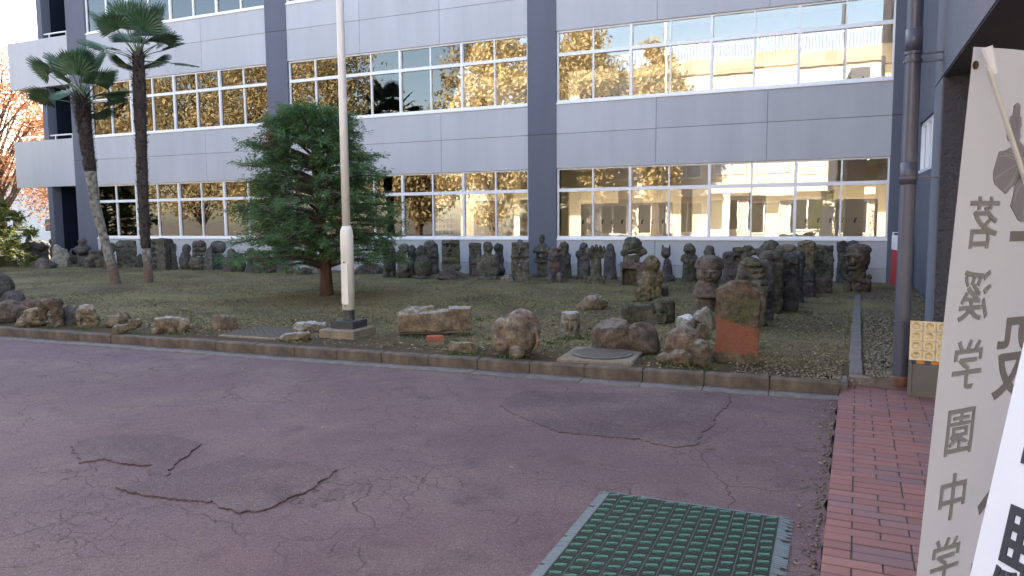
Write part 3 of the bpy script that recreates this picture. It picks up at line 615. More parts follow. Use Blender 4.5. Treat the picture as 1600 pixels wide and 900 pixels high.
st('grooved_pillar', 'statue', 'stone pillar with slanted top and pale vertical grooves between the palms', (-14.960, -1.081, 0.02162, 0.881), 'grey', B(0, 0, 22, 14, 11, 22.5, 2) + N_(B(-17, 0, 47, 12, 20, 7, 1, -45)) + sum([N_(K(-11 + i * 3.3, -11, 3, -11 + i * 3.3, -11, 20, .9)) for i in range(5)], []) + N_(B(-4, -12, 33, 9, 3, 1.0, .4)), cell=1.2, amp=.45, group=G1)
st('small_boulder', 'stone', 'small dark boulder between the grooved pillar and the upright palm', (-14.492, -0.949, 0.02157, 0.866), 'dark', bump_rock(18, 24, 15, 5), group=G1)
st('hooded_statue', 'statue', 'hooded stone figure right behind the upright palm', (-12.979, -1.812, 0.02036, 0.854), 'dark', K(0, 0, 0, 0, 0, 24, 10, 8) + E(0, 0, 35, 8, 8, 9), group=G1)
st('square_pillar', 'statue', 'tall flat-topped square stone pillar with a carved narrow side', (-12.584, -1.698, 0.02032, 0.840), 'grey', B(0, 0, 25, 14, 14, 26, 2, t=35) + sum([N_(E(-13, -8, 6 + i * 9, 4, 4, 2.5)) for i in range(5)], []), cell=1.3, amp=.45, group=G1)
st('stone_slab', 'statue', 'narrow upright slab behind the tall square pillar', (-12.509, -1.366, 0.02056, 0.828), 'dark', B(0, 0, 20, 4.5, 8, 21, 1.5), group=G1)
st('snowman_statue', 'statue', 'smooth snowman-like stone with a small round head', (-12.111, -1.251, 0.02052, 0.815), 'dark', E(-1, 0, 14, 9.5, 9, 17) + E(1, 0, 34, 7, 7, 8, k=1), amp=.3, group=G1)
st('crowned_statue', 'statue', 'broad stone figure with a carved crown and square jaw', (-11.192, -1.595, 0.01993, 0.799), 'grey', E(0, 0, 12, 15, 13, 16) + B(0, 0, 35, 10, 9, 11, 3) + N_(B(0, -9, 39, 12, 3, .9, .4)) + N_(B(0, -9, 31, 12, 3, .9, .4)) + sum([E(i * 4 - 6, -3, 46, 2.3, 4, 2.5) for i in range(4)], []) + N_(B(0, 0, 24, 14, 14, .8, .4)), cell=1.2, amp=.5, group=G1)
st('rough_boulder', 'stone', 'rough dark stone tucked behind the crowned stone figure', (-10.889, -1.507, 0.01990, 0.788), 'dark', bump_rock(20, 44, 16, 8), group=G1)
st('double_ball_statue', 'statue', 'stone figure of two stacked balls, wide upper one with a neck crease', (-11.071, -0.952, 0.02041, 0.777), 'dark', E(0, 0, 14, 11, 11, 13) + E(0, 0, 36, 12, 11, 11, k=.8) + B(0, 0, 3, 10, 10, 4, 2) + face(0, -10, 17, 8), cell=1.2, amp=.4, group=G1)
st('kneeling_statue', 'statue', 'kneeling stone figure with reddish front at the left edge of the cypress', (-9.680, -1.731, 0.01932, 0.758), 'red', B(-6, -2, 12, 9, 9, 13, 4) + E(7, 3, 14, 9, 11, 18) + E(-4, 0, 30, 8, 8, 8), group=G1)
st('thin_statue', 'statue', 'thin stone figure standing behind the low cypress branches', (-9.176, -1.583, 0.01927, 0.738), 'dark', K(0, 0, 0, 0, 0, 26, 7, 6) + E(0, 0, 34, 6, 6, 7), group=G1)
st('tiered_block', 'statue', 'stone block with rows of carved teeth under the cypress', (-8.597, -1.689, 0.01899, 0.723), 'grey', B(-3, 0, 15, 12, 11, 16, 3) + E(11, 2, 12, 9, 9, 13) + sum([N_(B(-3, -11, 7 + i * 6, 9, 2, 1.0, .4)) for i in range(4)], []), cell=1.2, amp=.5, group=G1)
st('small_rock', 'stone', 'small pale lump left of the cypress trunk', (-7.718, -1.698, 0.01868, 0.693), 'tan', bump_rock(19, 13, 14, 11), group=G1)
st('flat_rock', 'stone', 'low greenish lump close to the cypress trunk', (-7.067, -1.767, 0.01841, 0.672), 'moss', bump_rock(26, 12, 16, 12), group=G1)
st('pale_statue', 'statue', 'pale upright stone seen through the cypress branches', (-6.958, -1.473, 0.01861, 0.660), 'pale', K(0, 0, 0, 0, 0, 38, 7, 5) + E(0, 0, 42, 6, 6, 6), group=G1)
st('reclining_boulder', 'stone', 'long low purple-brown boulder right of the flagpole', (-5.116, -1.439, 0.01802, 0.589), 'pur', E(0, 0, 8, 23, 13, 12) + E(-13, 0, 6, 10, 10, 9) + B(6, -2, 6, 15, 9, 8, 3), group=G1)
st('legs_statue', 'statue', 'stone torso ending in two short legs at the right edge of the cypress', (-4.030, -2.067, 0.01715, 0.561), 'grey', B(0, 0, 30, 10, 8, 19, 6) + K(-5, 0, 1, -5, 0, 20, 5.5, 5) + K(5, 0, 1, 5, 0, 20, 5.5, 5) + N_(K(0, -10, -2, 0, -10, 15, 1.6)) + E(0, 0, 47, 8, 7, 7), cell=1.2, amp=.4, group=G1)
st('seated_monkey', 'statue', 'hunched seated stone figure beside the two-legged torso', (-3.532, -2.140, 0.01692, 0.541), 'moss', E(2, 0, 14, 12, 11, 17) + E(-4, 1, 34, 7, 8, 14, 8) + E(0, 1, 48, 7, 7, 7) + E(-6, -6, 10, 6, 6, 9) + K(6, -6, 30, 2, -10, 16, 3), amp=1.0, group=G1)
st('masked_statue', 'statue', 'stone figure with a long nosed mask behind the hunched figure', (-3.779, -1.284, 0.01769, 0.530), 'dark', K(0, 0, 0, 0, 0, 26, 9, 8) + E(0, 0, 38, 8, 8, 11) + face(0, -8, 37, 10), cell=1.2, amp=.4, group=G1)
st('bird_statue', 'statue', 'penguin-like stone bird with a beak turned left', (-2.949, -2.182, 0.01669, 0.516), 'moss', E(1, 0, 19, 14, 13, 21) + E(-2, 0, 44, 8.5, 8.5, 10) + K(-7, -3, 45, -13, -4, 42, 3, 1.2) + N_(E(-5, -8, 47, 1.6, 1.6, 1.6)) + B(0, 0, 2, 13, 12, 3, 1.5), cell=1.2, amp=.5, group=G1)
st('banded_stone', 'statue', 'round-topped stone with carved bands behind the stone bird', (-3.413, -0.929, 0.01786, 0.505), 'grey', B(0, 0, 22, 13, 10, 23, 6) + E(0, 0, 44, 12.5, 10, 11) + sum([N_(B(0, -11, 18 + i * 8.5, 14, 3, 1.1, .4)) for i in range(4)], []) + B(4, -4, 6, 9, 9, 7, 2), cell=1.2, amp=.5, group=G1)
st('owl_totem', 'statue', 'square stone totem with a glaring owl-like face', (-2.335, -1.775, 0.01681, 0.478), 'moss', B(0, 4, 36, 14, 11, 25, 3) + face(-1, -7, 50, 20, 1.2) + N_(B(0, -8, 34, 15, 2, 1.2, .4)) + E(0, -6, 29, 11, 3, 4) + N_(B(0, -8, 23, 15, 2, 1.2, .4)) + K(-12, -5, 18, 13, -5, 18, 3), cell=1.1, amp=.35, group=G1)
st('base_boulder', 'stone', 'knobbly reddish boulder lying at the foot of the owl totem', (-2.002, -2.315, 0.01626, 0.475), 'red', E(-8, 0, 8, 16, 10, 11) + E(14, 1, 7, 10, 8, 9) + E(20, -2, 3, 8, 6, 5) + E(0, -6, 4, 20, 8, 5), amp=1.0, group=G1)
st('saint_totem', 'statue', 'slender totem with a capped face behind the bald seated figure', (-1.906, -1.192, 0.01714, 0.444), 'red', B(0, 0, 26, 9.5, 8, 28, 3) + face(0, -8, 41, 12) + N_(B(0, -8, 20, 10, 2, 1.0, .4)) + E(0, -1, 50, 10, 9, 4), cell=1.1, amp=.4, group=G1)
st('bald_statue', 'statue', 'bald seated stone person with broad shoulders and arms at the sides', (-1.075, -2.233, 0.01602, 0.428), 'moss', E(0, 2, 30, 14, 9, 14) + B(0, 2, 16, 13, 9, 17, 5) + E(1, 0, 54, 8.3, 8, 9, k=1) + K(0, 1, 40, 0, 1, 50, 6) + K(-13, 0, 38, -14, -2, 12, 4, 3.5) + K(13, 0, 38, 14, -2, 12, 4, 3.5) + face(0, -7, 53, 9) + N_(E(-6, -8, 22, 2.2, 3, 10)) + N_(E(6, -8, 22, 2.2, 3, 10)) + B(0, 0, 3, 15, 11, 4, 2), cell=1.1, amp=.4, group=G1)
st('draped_statue', 'statue', 'draped stone figure just right of the bald seated person', (-1.311, -1.012, 0.01708, 0.413), 'dark', K(0, 0, 0, 0, 0, 36, 9, 7) + E(0, 0, 46, 8, 8, 9) + E(1, -3, 10, 9, 9, 11), group=G1)
st('pale_pebble', 'stone', 'small rounded pale grey stone in front of the two-faced totem', (-0.324, -2.774, 0.01533, 0.401), 'pale', E(0, 0, 6, 10.5, 9, 8) + E(3, 0, 8, 6, 6, 6), amp=.5, group=G1)
st('two_faced_totem', 'statue', 'square totem of two stacked carved faces left of the middle column', (-0.151, -2.341, 0.01562, 0.383), 'grey', B(0, 4, 31, 13.5, 12, 32, 2) + face(-1, -8, 50, 17, 1.3) + N_(B(0, -9, 38, 15, 2.5, 1.3, .4)) + face(-1, -8, 28, 17, 1.4) + N_(B(0, -9, 17, 15, 2.5, 1.3, .4)) + B(0, -4, 41, 14.5, 6, 2, 1) + E(0, 4, 64, 5, 5, 4), cell=1.05, amp=.3, group=G1)
# stone lantern in stacked parts
la = (-0.051, -1.076, 0.01661, 0.353); lant = empty('stone_lantern', (la[0], la[1], LZ), la[3]); tag(lant, 'small stone lantern with a square roof in front of the middle column', 'lantern', G1)
def lpart(nm, prims, cell=1.0):
    return add(nm, carve(nm, S['moss'], prims, la[2], cell, .3, keep=True), lant, (0, 12 * la[2], 0))
lpart('base', B(0, 0, 2.5, 15, 12, 3.5, 1.5)); lpart('shaft', B(0, 0, 15, 7, 7, 11, 1)); lpart('platform', B(0, 0, 28, 13, 11, 3, 1.2))
lpart('fire_box', B(0, 0, 36.5, 9, 8, 6, 1) + N_(B(-2, 0, 36.5, 3.2, 20, 3.2, .5)), .8); lpart('roof', sum([B(0, 0, 43.5 + i * 3, 14 - i * 2.6, 12 - i * 2.2, 2.2, 1) for i in range(5)], [])); lpart('finial', E(0, 0, 63, 5, 5, 7) + Y(0, 0, 57, 4, 2))
st('curly_lion', 'statue', 'squatting stone lion with curly mane and round paws by the stone lantern', (0.829, -2.595, 0.01509, 0.335), 'pur', E(0, 4, 28, 11, 10, 17) + E(-1, -1, 45, 10, 9, 11) + face(-1, -10, 42, 12) + E(-6, -7, 8, 5.5, 6, 9) + E(7, -8, 9, 6.5, 7, 10) + sum([E(math.cos(i) * 9 - 1, -2, 48 + math.sin(i * 2.4) * 8, 3, 5, 3) for i in range(14)], []), cell=1.1, amp=.5, group=G1)
st('monk_statue', 'statue', 'standing stone monk behind the curly maned lion', (0.649, -1.289, 0.01620, 0.321), 'grey', K(0, 0, 0, 0, 0, 36, 10.5, 9) + E(-2, -1, 50, 8.3, 8, 10) + N_(E(-2, -9, 49, 5, 3, 6)) + E(-2, -4, 48, 4, 3, 5) + K(8, -5, 38, 4, -9, 26, 3), cell=1.1, amp=.6, group=G1)
st('cloaked_statue', 'statue', 'cloaked stone figure left behind the clenched fist', (1.095, -1.152, 0.01616, 0.296), 'dark', K(0, 0, 0, 0, 0, 34, 11, 9.5) + E(0, -1, 50, 7.5, 7.5, 9) + E(-4, -1, 40, 9, 8, 8) + E(0, 0, 4, 12, 10, 7), amp=.6, group=G1)
st('fist_sculpture', 'statue', 'stone forearm ending in a raised clenched fist on a square base', (1.805, -2.465, 0.01486, 0.278), 'moss',
   B(-1, 1, 6, 14, 11, 7, 2) + K(-1, 1, 8, -1, 1, 38, 8.6, 8.2) + B(0, 1, 49, 12.5, 8, 8, 4) + sum([E(-6.5 + i * 6, -4, 58 - abs(i - 1) * 1.5, 3.2, 7, 6.5, k=.8) for i in range(4)], []) + E(-12, -5, 51, 4.5, 6, 8, -20, k=1) + sum([N_(K(-3.5 + i * 6, -12, 62, -3.5 + i * 6, -11, 48, .9)) for i in range(3)], []), cell=1.05, amp=.35, group=G1)
st('veiled_statue', 'statue', 'smooth veiled stone figure right behind the clenched fist', (1.724, -0.958, 0.01611, 0.260), 'pur', K(0, 0, 0, 0, 0, 40, 11, 8.5) + E(0, 0, 49, 7.2, 7, 9), amp=.5, group=G1)
bx_at = (2.652, -2.543, 0.01451, 0.231)
st('stone_box', 'statue', 'open-fronted stone box like a hearth carrying a big stone head', bx_at, 'red', B(0, 0, 18, 18, 13, 19.5, 1.2) + N_(B(-3.5, -8, 14, 10.5, 12, 14, .6)), cell=1.1, amp=.3, group=G1)
st('stone_block', 'statue', 'short stone block between the open stone box and the head on top', bx_at, 'grey', B(-1, 0, 5.5, 13, 10, 6.5, 1.5), cell=1.1, amp=.3, z=36.5, back=3, group=G1)
st('shaggy_dog_statue', 'statue', 'big shaggy dog-like stone head balanced on the open stone box', bx_at, 'moss', E(0, 0, 17, 15, 12, 14) + K(8, -3, 12, 18, -4, 8, 8, 6) + K(-6, -3, 10, -14, -5, 5, 8, 5) + E(12, -3, 4, 6, 6, 7) + N_(E(4, -11, 14, 3, 4, 4)) + N_(E(14, -10, 12, 1.6, 3, 1.6)), cell=1.1, amp=.8, z=47, back=1, group=G1)
st('cat_statue', 'statue', 'slim purple stone cat with two pricked ears', (3.164, -1.114, 0.01550, 0.185), 'pur', K(1, 1, 2, 1, 0, 30, 10, 6.5) + E(-1, 0, 45, 7.6, 7.5, 9) + K(-5.5, 0, 49, -5.8, 0, 57, 2.4, 1.2, k=.6) + K(4.2, 0, 49, 4.6, 0, 57, 2.4, 1.2, k=.6) + E(2, -2, 5, 12, 10, 8) + E(-1, -7, 43, 3, 3, 2.5), cell=1.1, amp=.3, group=G1)
st('praying_statue', 'statue', 'round-headed stone figure with hands raised to the chest below the window', (3.716, -1.133, 0.01530, 0.154), 'moss', K(0, 0, 0, 0, 0, 28, 11.5, 10) + E(0, 0, 38, 13, 9, 8) + E(0, -1, 52, 9.5, 8.5, 9.5) + N_(E(0, -8, 46, 6, 3, 2)) + K(11, -3, 36, 3, -9, 33, 3.5) + K(-11, -3, 36, -3, -9, 33, 3.5) + N_(K(0, -10, 14, 0, -10, 24, 1.4)), cell=1.1, amp=.5, group=G1)
st('cone_stone', 'statue', 'tall pointed dome stone standing behind the bowl-haired bust', (4.192, -1.355, 0.01496, 0.130), 'moss', K(0, 0, 0, 0, 0, 52, 14, 7) + E(0, 0, 54, 6.5, 6.5, 6), group=G1)
st('holed_stone', 'statue', 'blunt stone with two dark eye holes right of the bowl-haired bust', (4.743, -1.536, 0.01463, 0.099), 'pur', B(0, 0, 26, 15, 11, 26, 6) + N_(E(-6, -11, 42, 3.4, 5, 4)) + N_(E(7, -11, 41, 3.8, 6, 5)) + N_(K(-8, -11, 32, 8, -11, 31, 1.2)), cell=1.2, amp=.5, group=G1)
st('knobbed_stone', 'statue', 'stone with a wide knobbly T-shaped top in the crowd at right', (5.057, -1.778, 0.01432, 0.082), 'grey', K(0, 0, 0, 0, 0, 54, 9, 8) + E(-6, 0, 57, 14, 8, 5) + E(12, 0, 54, 9, 8, 6) + E(2, 0, 60, 9, 7, 4.5), group=G1)
# ---- nearer pieces on the lawn
st('golden_bust', 'statue', 'seated stone child with a yellow lichen covered ball head', (3.707, -5.615, 0.01168, 0.206), 'gold', E(2, 0, 60, 13.5, 12, 14) + E(2, 2, 34, 17, 13, 20) + E(-6, -3, 12, 17, 13, 17) + K(14, 0, 44, 12, 0, 6, 6, 8) + E(-14, -4, 28, 7, 6, 7) + N_(K(2, -12, 34, 3, -13, 8, 1.6)), cell=1.4, amp=1.0)
st('dark_stool', 'statue', 'small black stone stump behind the lichen-headed child', (3.801, -4.768, 0.01233, 0.188), 'dark', B(0, 4, 9, 6, 5, 10, 1))
st('bowl_hair_bust', 'statue', 'stone bust with bowl-cut hair and flared cape on a post', (4.877, -6.783, 0.01034, 0.131), 'red',
   Y(0, 2, 12, 14, 14, 2) + sum([Y(0, 2, 25 + i * 2.2, 24 - i * .95, 2.0, .8, sy=.82, k=.8) for i in range(11)], []) + E(3, 0, 61, 19.5, 17, 17, k=.8) + Y(3, 1, 73, 22, 5, 2, sy=.86, k=.4) + E(3, 1, 77, 21.5, 18, 13, k=1) + face(2, -16, 60, 18) + sum([N_(K(-17 + i * 4.2, -18 + (i - 4.5) ** 2 * .55, 69, -16 + i * 4.0, -17 + (i - 4.5) ** 2 * .55, 82, .9)) for i in range(10)], []), cell=1.1, amp=.3)
# ---- the row running back from the orange-painted slab
def painted_stone():
    m = stone('stone_orange_foot', (0.055, 0.042, 0.031), (0.150, 0.115, 0.080), 0.45, 0.2); nt = m.node_tree; b = nt.nodes['Principled BSDF']
    src = b.inputs['Base Color'].links[0].from_socket; v = coords(nt); sx = nt.nodes.new('ShaderNodeSeparateXYZ'); nt.links.new(v, sx.inputs[0])
    z = math_n(nt, 'ADD', sx.outputs[2], math_n(nt, 'MULTIPLY', math_n(nt, 'SUBTRACT', noise(nt, v, 9, 5, 0.65), 0.5), 0.16))
    z = math_n(nt, 'ADD', z, math_n(nt, 'MULTIPLY', sx.outputs[0], 0.28))
    up = ramp(nt, z, [(0.40, 1.0), (0.43, 0.0)]); lo = ramp(nt, math_n(nt, 'SUBTRACT', z, math_n(nt, 'MULTIPLY', sx.outputs[0], 0.28)), [(0.095, 0.0), (0.115, 1.0)])
    fr = ramp(nt, math_n(nt, 'ADD', sx.outputs[1], math_n(nt, 'MULTIPLY', noise(nt, v, 12, 3), 0.03)), [(0.09, 1.0), (0.12, 0.0)])
    k = math_n(nt, 'MULTIPLY', math_n(nt, 'MULTIPLY', up, lo), math_n(nt, 'MULTIPLY', fr, ramp(nt, noise(nt, v, 22, 6, 0.7), [(0.3, 0.3), (0.5, 0.92)])))
    nt.links.new(mixc(nt, k, src, (0.215, 0.075, 0.042)), b.inputs['Base Color']); return m
S['painted'] = painted_stone()
st('orange_slab', 'statue', 'tall rough stone slab with an orange painted lower front', (5.744, -10.971, 0.00666, 0.092), 'painted', B(0, 22, 62, 33, 24, 66, 9) + N_(B(-34, 20, 128, 24, 60, 12, 3, -30)) + N_(B(36, 20, 128, 20, 60, 14, 3, 24)) + N_(E(-26, -2, 96, 14, 7, 9)) + E(-27, 6, 107, 8, 10, 7) + E(-24, 4, 88, 8, 9, 5) + N_(E(30, 0, 60, 6, 10, 30)) + E(-30, 12, 10, 9, 12, 16), cell=2.2, amp=1.1, group=G3)
st('layered_statue', 'statue', 'stone stacked in flat carved layers right behind the orange slab', (5.662, -8.236, 0.00890, 0.076), 'moss', B(0, 12, 36, 24, 17, 38, 5) + sum([B(0, 12, 62 + i * 9, 26 - i * 2.6, 16 - i, 4, 2) for i in range(5)], []) + sum([N_(B(0, -4, 57 + i * 9, 26, 4, 1.4, .5)) for i in range(4)], []) + E(-2, 12, 103, 13, 12, 7), cell=1.8, amp=1.0, group=G3)
st('round_head_statue', 'statue', 'dark stone figure with a low round brow in the receding row', (5.839, -6.705, 0.01008, 0.052), 'moss', B(0, 10, 40, 18, 15, 42, 6) + E(0, 8, 86, 18, 15, 15) + face(-1, -5, 82, 18), cell=1.7, amp=.9, group=G3)
st('square_head_statue', 'statue', 'dark flat-headed stone figure next in the receding row', (6.073, -6.370, 0.01027, 0.031), 'dark', B(0, 10, 44, 16, 14, 46, 6) + E(-1, 8, 84, 16, 13, 10) + sum([N_(E(-8 + i * 5, -4, 30 + i * 14, 4, 5, 5)) for i in range(4)], []), cell=1.7, amp=1.0, group=G3)
st('humped_statue', 'statue', 'humped rounded stone peeping over the receding row', (5.653, -3.518, 0.01272, 0.053), 'moss', K(0, 8, 0, 0, 8, 66, 14, 12) + E(0, 6, 72, 15, 13, 11) + E(-10, 6, 64, 8, 8, 8), cell=1.6, amp=1.0, group=G3)
st('dome_statue', 'statue', 'domed brown stone head behind the receding row, left of the ribbed stone', (5.962, -3.803, 0.01238, 0.033), 'brown', K(0, 8, 0, 0, 8, 64, 16, 14) + E(0, 6, 72, 17, 14, 11), cell=1.6, amp=.8, group=G3)
st('shoulder_stone', 'statue', 'dark upright stone wedged between the layered stone and the round-browed figure', (5.771, -7.581, 0.00939, 0.062), 'dark', B(0, 8, 42, 17, 12, 46, 7) + E(2, 8, 86, 15, 12, 9), cell=1.8, amp=1.1, group=G3)
st('narrow_stone', 'statue', 'narrow dark stone squeezed in behind the flat-headed figure of the row', (5.917, -5.692, 0.01087, 0.042), 'moss', B(0, 8, 40, 13, 10, 46, 5) + E(0, 8, 84, 12, 10, 8), cell=1.7, amp=1.0, group=G3)
st('end_stone', 'statue', 'dark upright stone ending the row just left of the ribbed stone', (6.177, -5.102, 0.01126, 0.021), 'dark', B(0, 8, 38, 11, 11, 42, 5) + E(0, 8, 76, 11, 10, 9), cell=1.6, amp=1.0, group=G3)
ra = (6.310, -4.055, 0.01206, 0.010)
st('stone_block', 'statue', 'square stone block at the bottom of the ribbed stone', ra, 'pur', B(0, 0, 12, 15.5, 13, 13.5, 2), cell=1.4, amp=.5, group=G3)
st('stone_bowl', 'statue', 'bowl shaped stone block carrying the ribbed stone', ra, 'dark', B(0, 0, 10, 14.5, 12, 11, 5), cell=1.4, amp=.5, z=25, back=2, group=G3)
st('ribbed_stone', 'statue', 'upright stone with yellowish vertical ribs and rounded top', ra, 'gold', B(0, 0, 20, 12.5, 10, 21, 3) + E(0, 0, 40, 12.5, 10, 6) + sum([N_(K(-9 + i * 4.4, -10, 2, -9 + i * 4.4, -10, 36, 1.2)) for i in range(5)], []), cell=1.2, amp=.6, z=45, back=3, group=G3)
rb = (6.617, -3.068, 0.01276, -0.010)
st('stone_block', 'statue', 'low square block under the flat-topped stone near the wall', rb, 'red', B(0, 0, 12, 14.5, 12, 13.5, 2), cell=1.4, amp=.4, group=G3)
st('flat_topped_stone', 'statue', 'flat-topped mossy stone with a carved lizard-like relief on a block', rb, 'moss', B(0, 0, 24, 15, 11, 26, 3) + K(-10, -10, 40, 2, -11, 24, 3.2) + K(2, -11, 24, 10, -10, 6, 3.4) + K(2, -11, 26, 10, -10, 36, 2) + K(-12, -10, 30, -4, -10, 20, 2), cell=1.3, amp=.8, z=26, back=2, group=G3)
st('twin_statue', 'statue', 'two-headed dark stone behind the great stone face', (7.125, -0.783, 0.01443, -0.037), 'dark', K(-3, 6, 0, -3, 6, 44, 12, 10) + E(-4, 4, 58, 10, 9, 9) + E(8, 6, 63, 10, 9, 7) + E(-7, 3, 64, 8, 8, 6), cell=1.3, amp=.7, group=G3)
st('great_face', 'statue', 'great stone head facing left over folded arms nearest the red sign', (7.263, -2.585, 0.01293, -0.050), 'brown',
   E(1, 4, 52, 18, 18, 24, k=1) + E(1, 5, 66, 19, 18, 10, k=1) + face(-7, -11, 51, 25, .9) + B(0, 2, 27, 12, 10, 5, 3, k=1) + K(-17, -1, 23, 16, -6, 17, 5, 4.6, k=.6) + K(17, 0, 24, -10, -6, 19, 4.6, 4.2, k=.6) + E(-13, 0, 7, 7, 9, 12, k=.8) + E(1, -4, 6, 7, 8, 10, k=.8) + E(14, 0, 7, 7, 9, 12, k=.8), cell=1.0, amp=.5, group=G3)
# ---- stones lying near the kerb
st('lichen_rock', 'stone', 'rounded pale-topped rock alone on the lawn behind the drum stone', (3.088, -7.223, 0.01059, 0.284), 'tan', E(3, 0, 11, 21, 15, 14) + E(-12, 0, 6, 13, 10, 8), cell=1.5, amp=1.2, group=G2)
st('toppled_robot', 'statue', 'toppled stone figure with a square block end and banded barrel body', (4.318, -8.647, 0.00902, 0.209), 'moss', B(-16, 10, 17, 24, 15, 17, 2, t=-8) + Y(24, 26, 21, 18, 20, 6) + E(18, 12, 24, 13, 10, 12) + N_(B(24, 6, 20, 24, 3, 1.4, .5)) + B(18, 4, 12, 12, 5, 8, 2), cell=1.8, amp=.6, group=G2)
st('lumpy_boulder', 'stone', 'long brown two-humped boulder beside the round manhole', (4.569, -10.902, 0.00711, 0.236), 'brown', E(-24, 14, 26, 34, 24, 34) + E(26, 12, 22, 30, 22, 30) + N_(K(28, -12, 24, 52, -6, 20, 3.5)) + E(34, -4, 14, 22, 12, 14) + N_(E(2, -14, 30, 6, 10, 16)) + E(-44, 8, 12, 14, 14, 16), cell=2.4, amp=1.2, group=G2)
st('pale_ball_stone', 'stone', 'pale speckled ball-like stone behind the brown turtle stone', (4.908, -9.000, 0.00854, 0.158), 'pale', E(0, 0, 13, 16.5, 15, 15), cell=1.8, amp=.9, group=G2)
st('white_rock', 'stone', 'whitish craggy rock leaning near the orange slab', (5.106, -8.809, 0.00863, 0.135), 'pale', E(0, 0, 18, 19, 15, 16) + E(10, -2, 10, 10, 10, 12) + E(-8, 0, 24, 11, 9, 9), cell=1.8, amp=1.8, group=G2)
st('knobby_pebble', 'stone', 'small knobbly tan stone between pale ball and orange slab', (5.181, -9.517, 0.00803, 0.137), 'tan', E(0, 0, 15, 9, 8, 11) + E(4, -3, 6, 7, 7, 8) + E(-3, -2, 21, 6, 6, 6), cell=1.6, amp=1.0, group=G2)
st('turtle_stone', 'statue', 'brown turtle shaped stone with a rounded shell at the front of the row', (5.281, -11.355, 0.00651, 0.158), 'brown', E(-4, 16, 34, 32, 24, 26) + E(24, 0, 20, 15, 17, 24) + E(-8, -4, 12, 18, 16, 15) + E(-32, 2, 9, 14, 14, 11) + N_(E(6, -10, 36, 5, 8, 5)) + N_(K(12, -14, 4, 10, -8, 34, 2)), cell=2.2, amp=0.8, group=G2)
st('fallen_torso', 'statue', 'fallen stone torso with a square dark cut end propped on bricks', (1.895, -10.428, 0.00840, 0.501), 'tan', B(40, 14, 20, 18, 17, 18, 2, k=1) + B(-16, 12, 17, 42, 18, 16, 5, a=-2) + E(-34, 12, 25, 22, 17, 16) + K(-26, 12, 30, -4, 12, 36, 9, 6) + N_(E(14, 4, 48, 13, 30, 13)), cell=1.9, amp=.55, z=5, group=G2)
for i, (p_, lab, mt, dx, sz) in enumerate((((2.258, -11.079, 0.00775, 0.500), 'red brick propping the fallen torso, on top', 'brick_red', 0, (.20, .10, .06)), ((2.258, -11.079, 0.00775, 0.500), 'tan brick under the red brick below the fallen torso', 'concrete_tan', .0, (.20, .11, .06)))):
    o = add('loose_brick', MB().box(-sz[0] / 2, sz[0] / 2, 0, sz[1], 0, sz[2], .006).m('loose_brick', M[mt]), None, (p_[0], p_[1], LZ + (.063 if i == 0 else 0)), (0, 0, p_[3] + .1 - .12 * i)); tag(o, lab, 'brick', G2)
st('tan_block', 'stone', 'broken tan concrete bar lying on the soil before the fallen torso', (2.811, -11.464, 0.00725, 0.463), 'tan', B(0, 4, 10, 27, 7, 8, 1.5, a=4), cell=1.6, amp=.7, group=G2)
st('lying_head', 'statue', 'big toppled stone head with a curved ear, right of the fallen torso', (3.519, -11.568, 0.00693, 0.388), 'brown', E(6, 20, 38, 32, 30, 39, 12) + E(-24, 14, 34, 17, 22, 30) + N_(K(-12, -10, 10, -18, -8, 56, 4, 3)) + N_(E(-26, -8, 40, 7, 9, 14)) + sum([K(24 + 9 * math.cos(t_) , -6 + 3 * abs(math.sin(t_)), 30 + 18 * math.sin(t_), 24 + 9 * math.cos(t_ + .5), -6 + 3 * abs(math.sin(t_ + .5)), 30 + 18 * math.sin(t_ + .5), 3) for t_ in np.arange(-1.5, 1.4, .5)], []) + E(0, -2, 10, 14, 14, 12), cell=2.1, amp=0.5, group=G2)
st('drum_stone', 'statue', 'small drum shaped stone with a pale cap and carved band', (3.621, -10.026, 0.00814, 0.314), 'pale', Y(0, 0, 17, 15, 18, 3) + Y(0, 0, 36, 14.5, 5.5, 4) + N_(T(0, 0, 0, 0, 0)) * 0 + N_(B(0, -15, 29, 18, 4, 1.0, .4)) + N_(B(-4, -15, 18, 2, 3, 7, .6)) + N_(B(4, -15, 18, 2, 3, 7, .6)), cell=1.5, amp=.5, group=G2)
st('stump_rock', 'stone', 'blocky tan rock with a bluish broken side left of the steel cover', (-1.103, -11.026, 0.00892, 0.774), 'tan', B(-5, 6, 12, 14, 11, 13, 5) + E(12, 8, 10, 9, 9, 12), cell=1.5, amp=1.0, group=G2)
st('flat_slab_rock', 'stone', 'flat pale-topped slab of rock behind, left of the flagpole foot', (0.194, -10.747, 0.00871, 0.663), 'pale', B(0, 12, 8, 30, 13, 7, 4) + E(-14, 8, 9, 16, 11, 6), cell=1.7, amp=0.9, group=G2)
st('thin_slab_rock', 'stone', 'thin pale-topped slab of rock in front, left of the flagpole foot', (0.434, -11.390, 0.00811, 0.685), 'tan', B(0, 10, 7, 26, 10, 6, 4) + E(6, 6, 9, 18, 10, 6), cell=1.7, amp=0.9, group=G2)
st('edge_head', 'statue', 'stone head with a top knot cut off by the left photo edge', (-8.602, -9.275, 0.01286, 1.008), 'dark', E(0, 10, 20, 19, 17, 20) + E(-2, 10, 38, 6, 6, 5), cell=1.7, amp=.7, group=G2)
st('sloping_boulder', 'stone', 'dark sloping boulder behind the long reclining stone at far left', (-7.287, -9.881, 0.01193, 0.997), 'dark', E(0, 10, 8, 19, 14, 15) , cell=1.7, amp=1.0, group=G2)
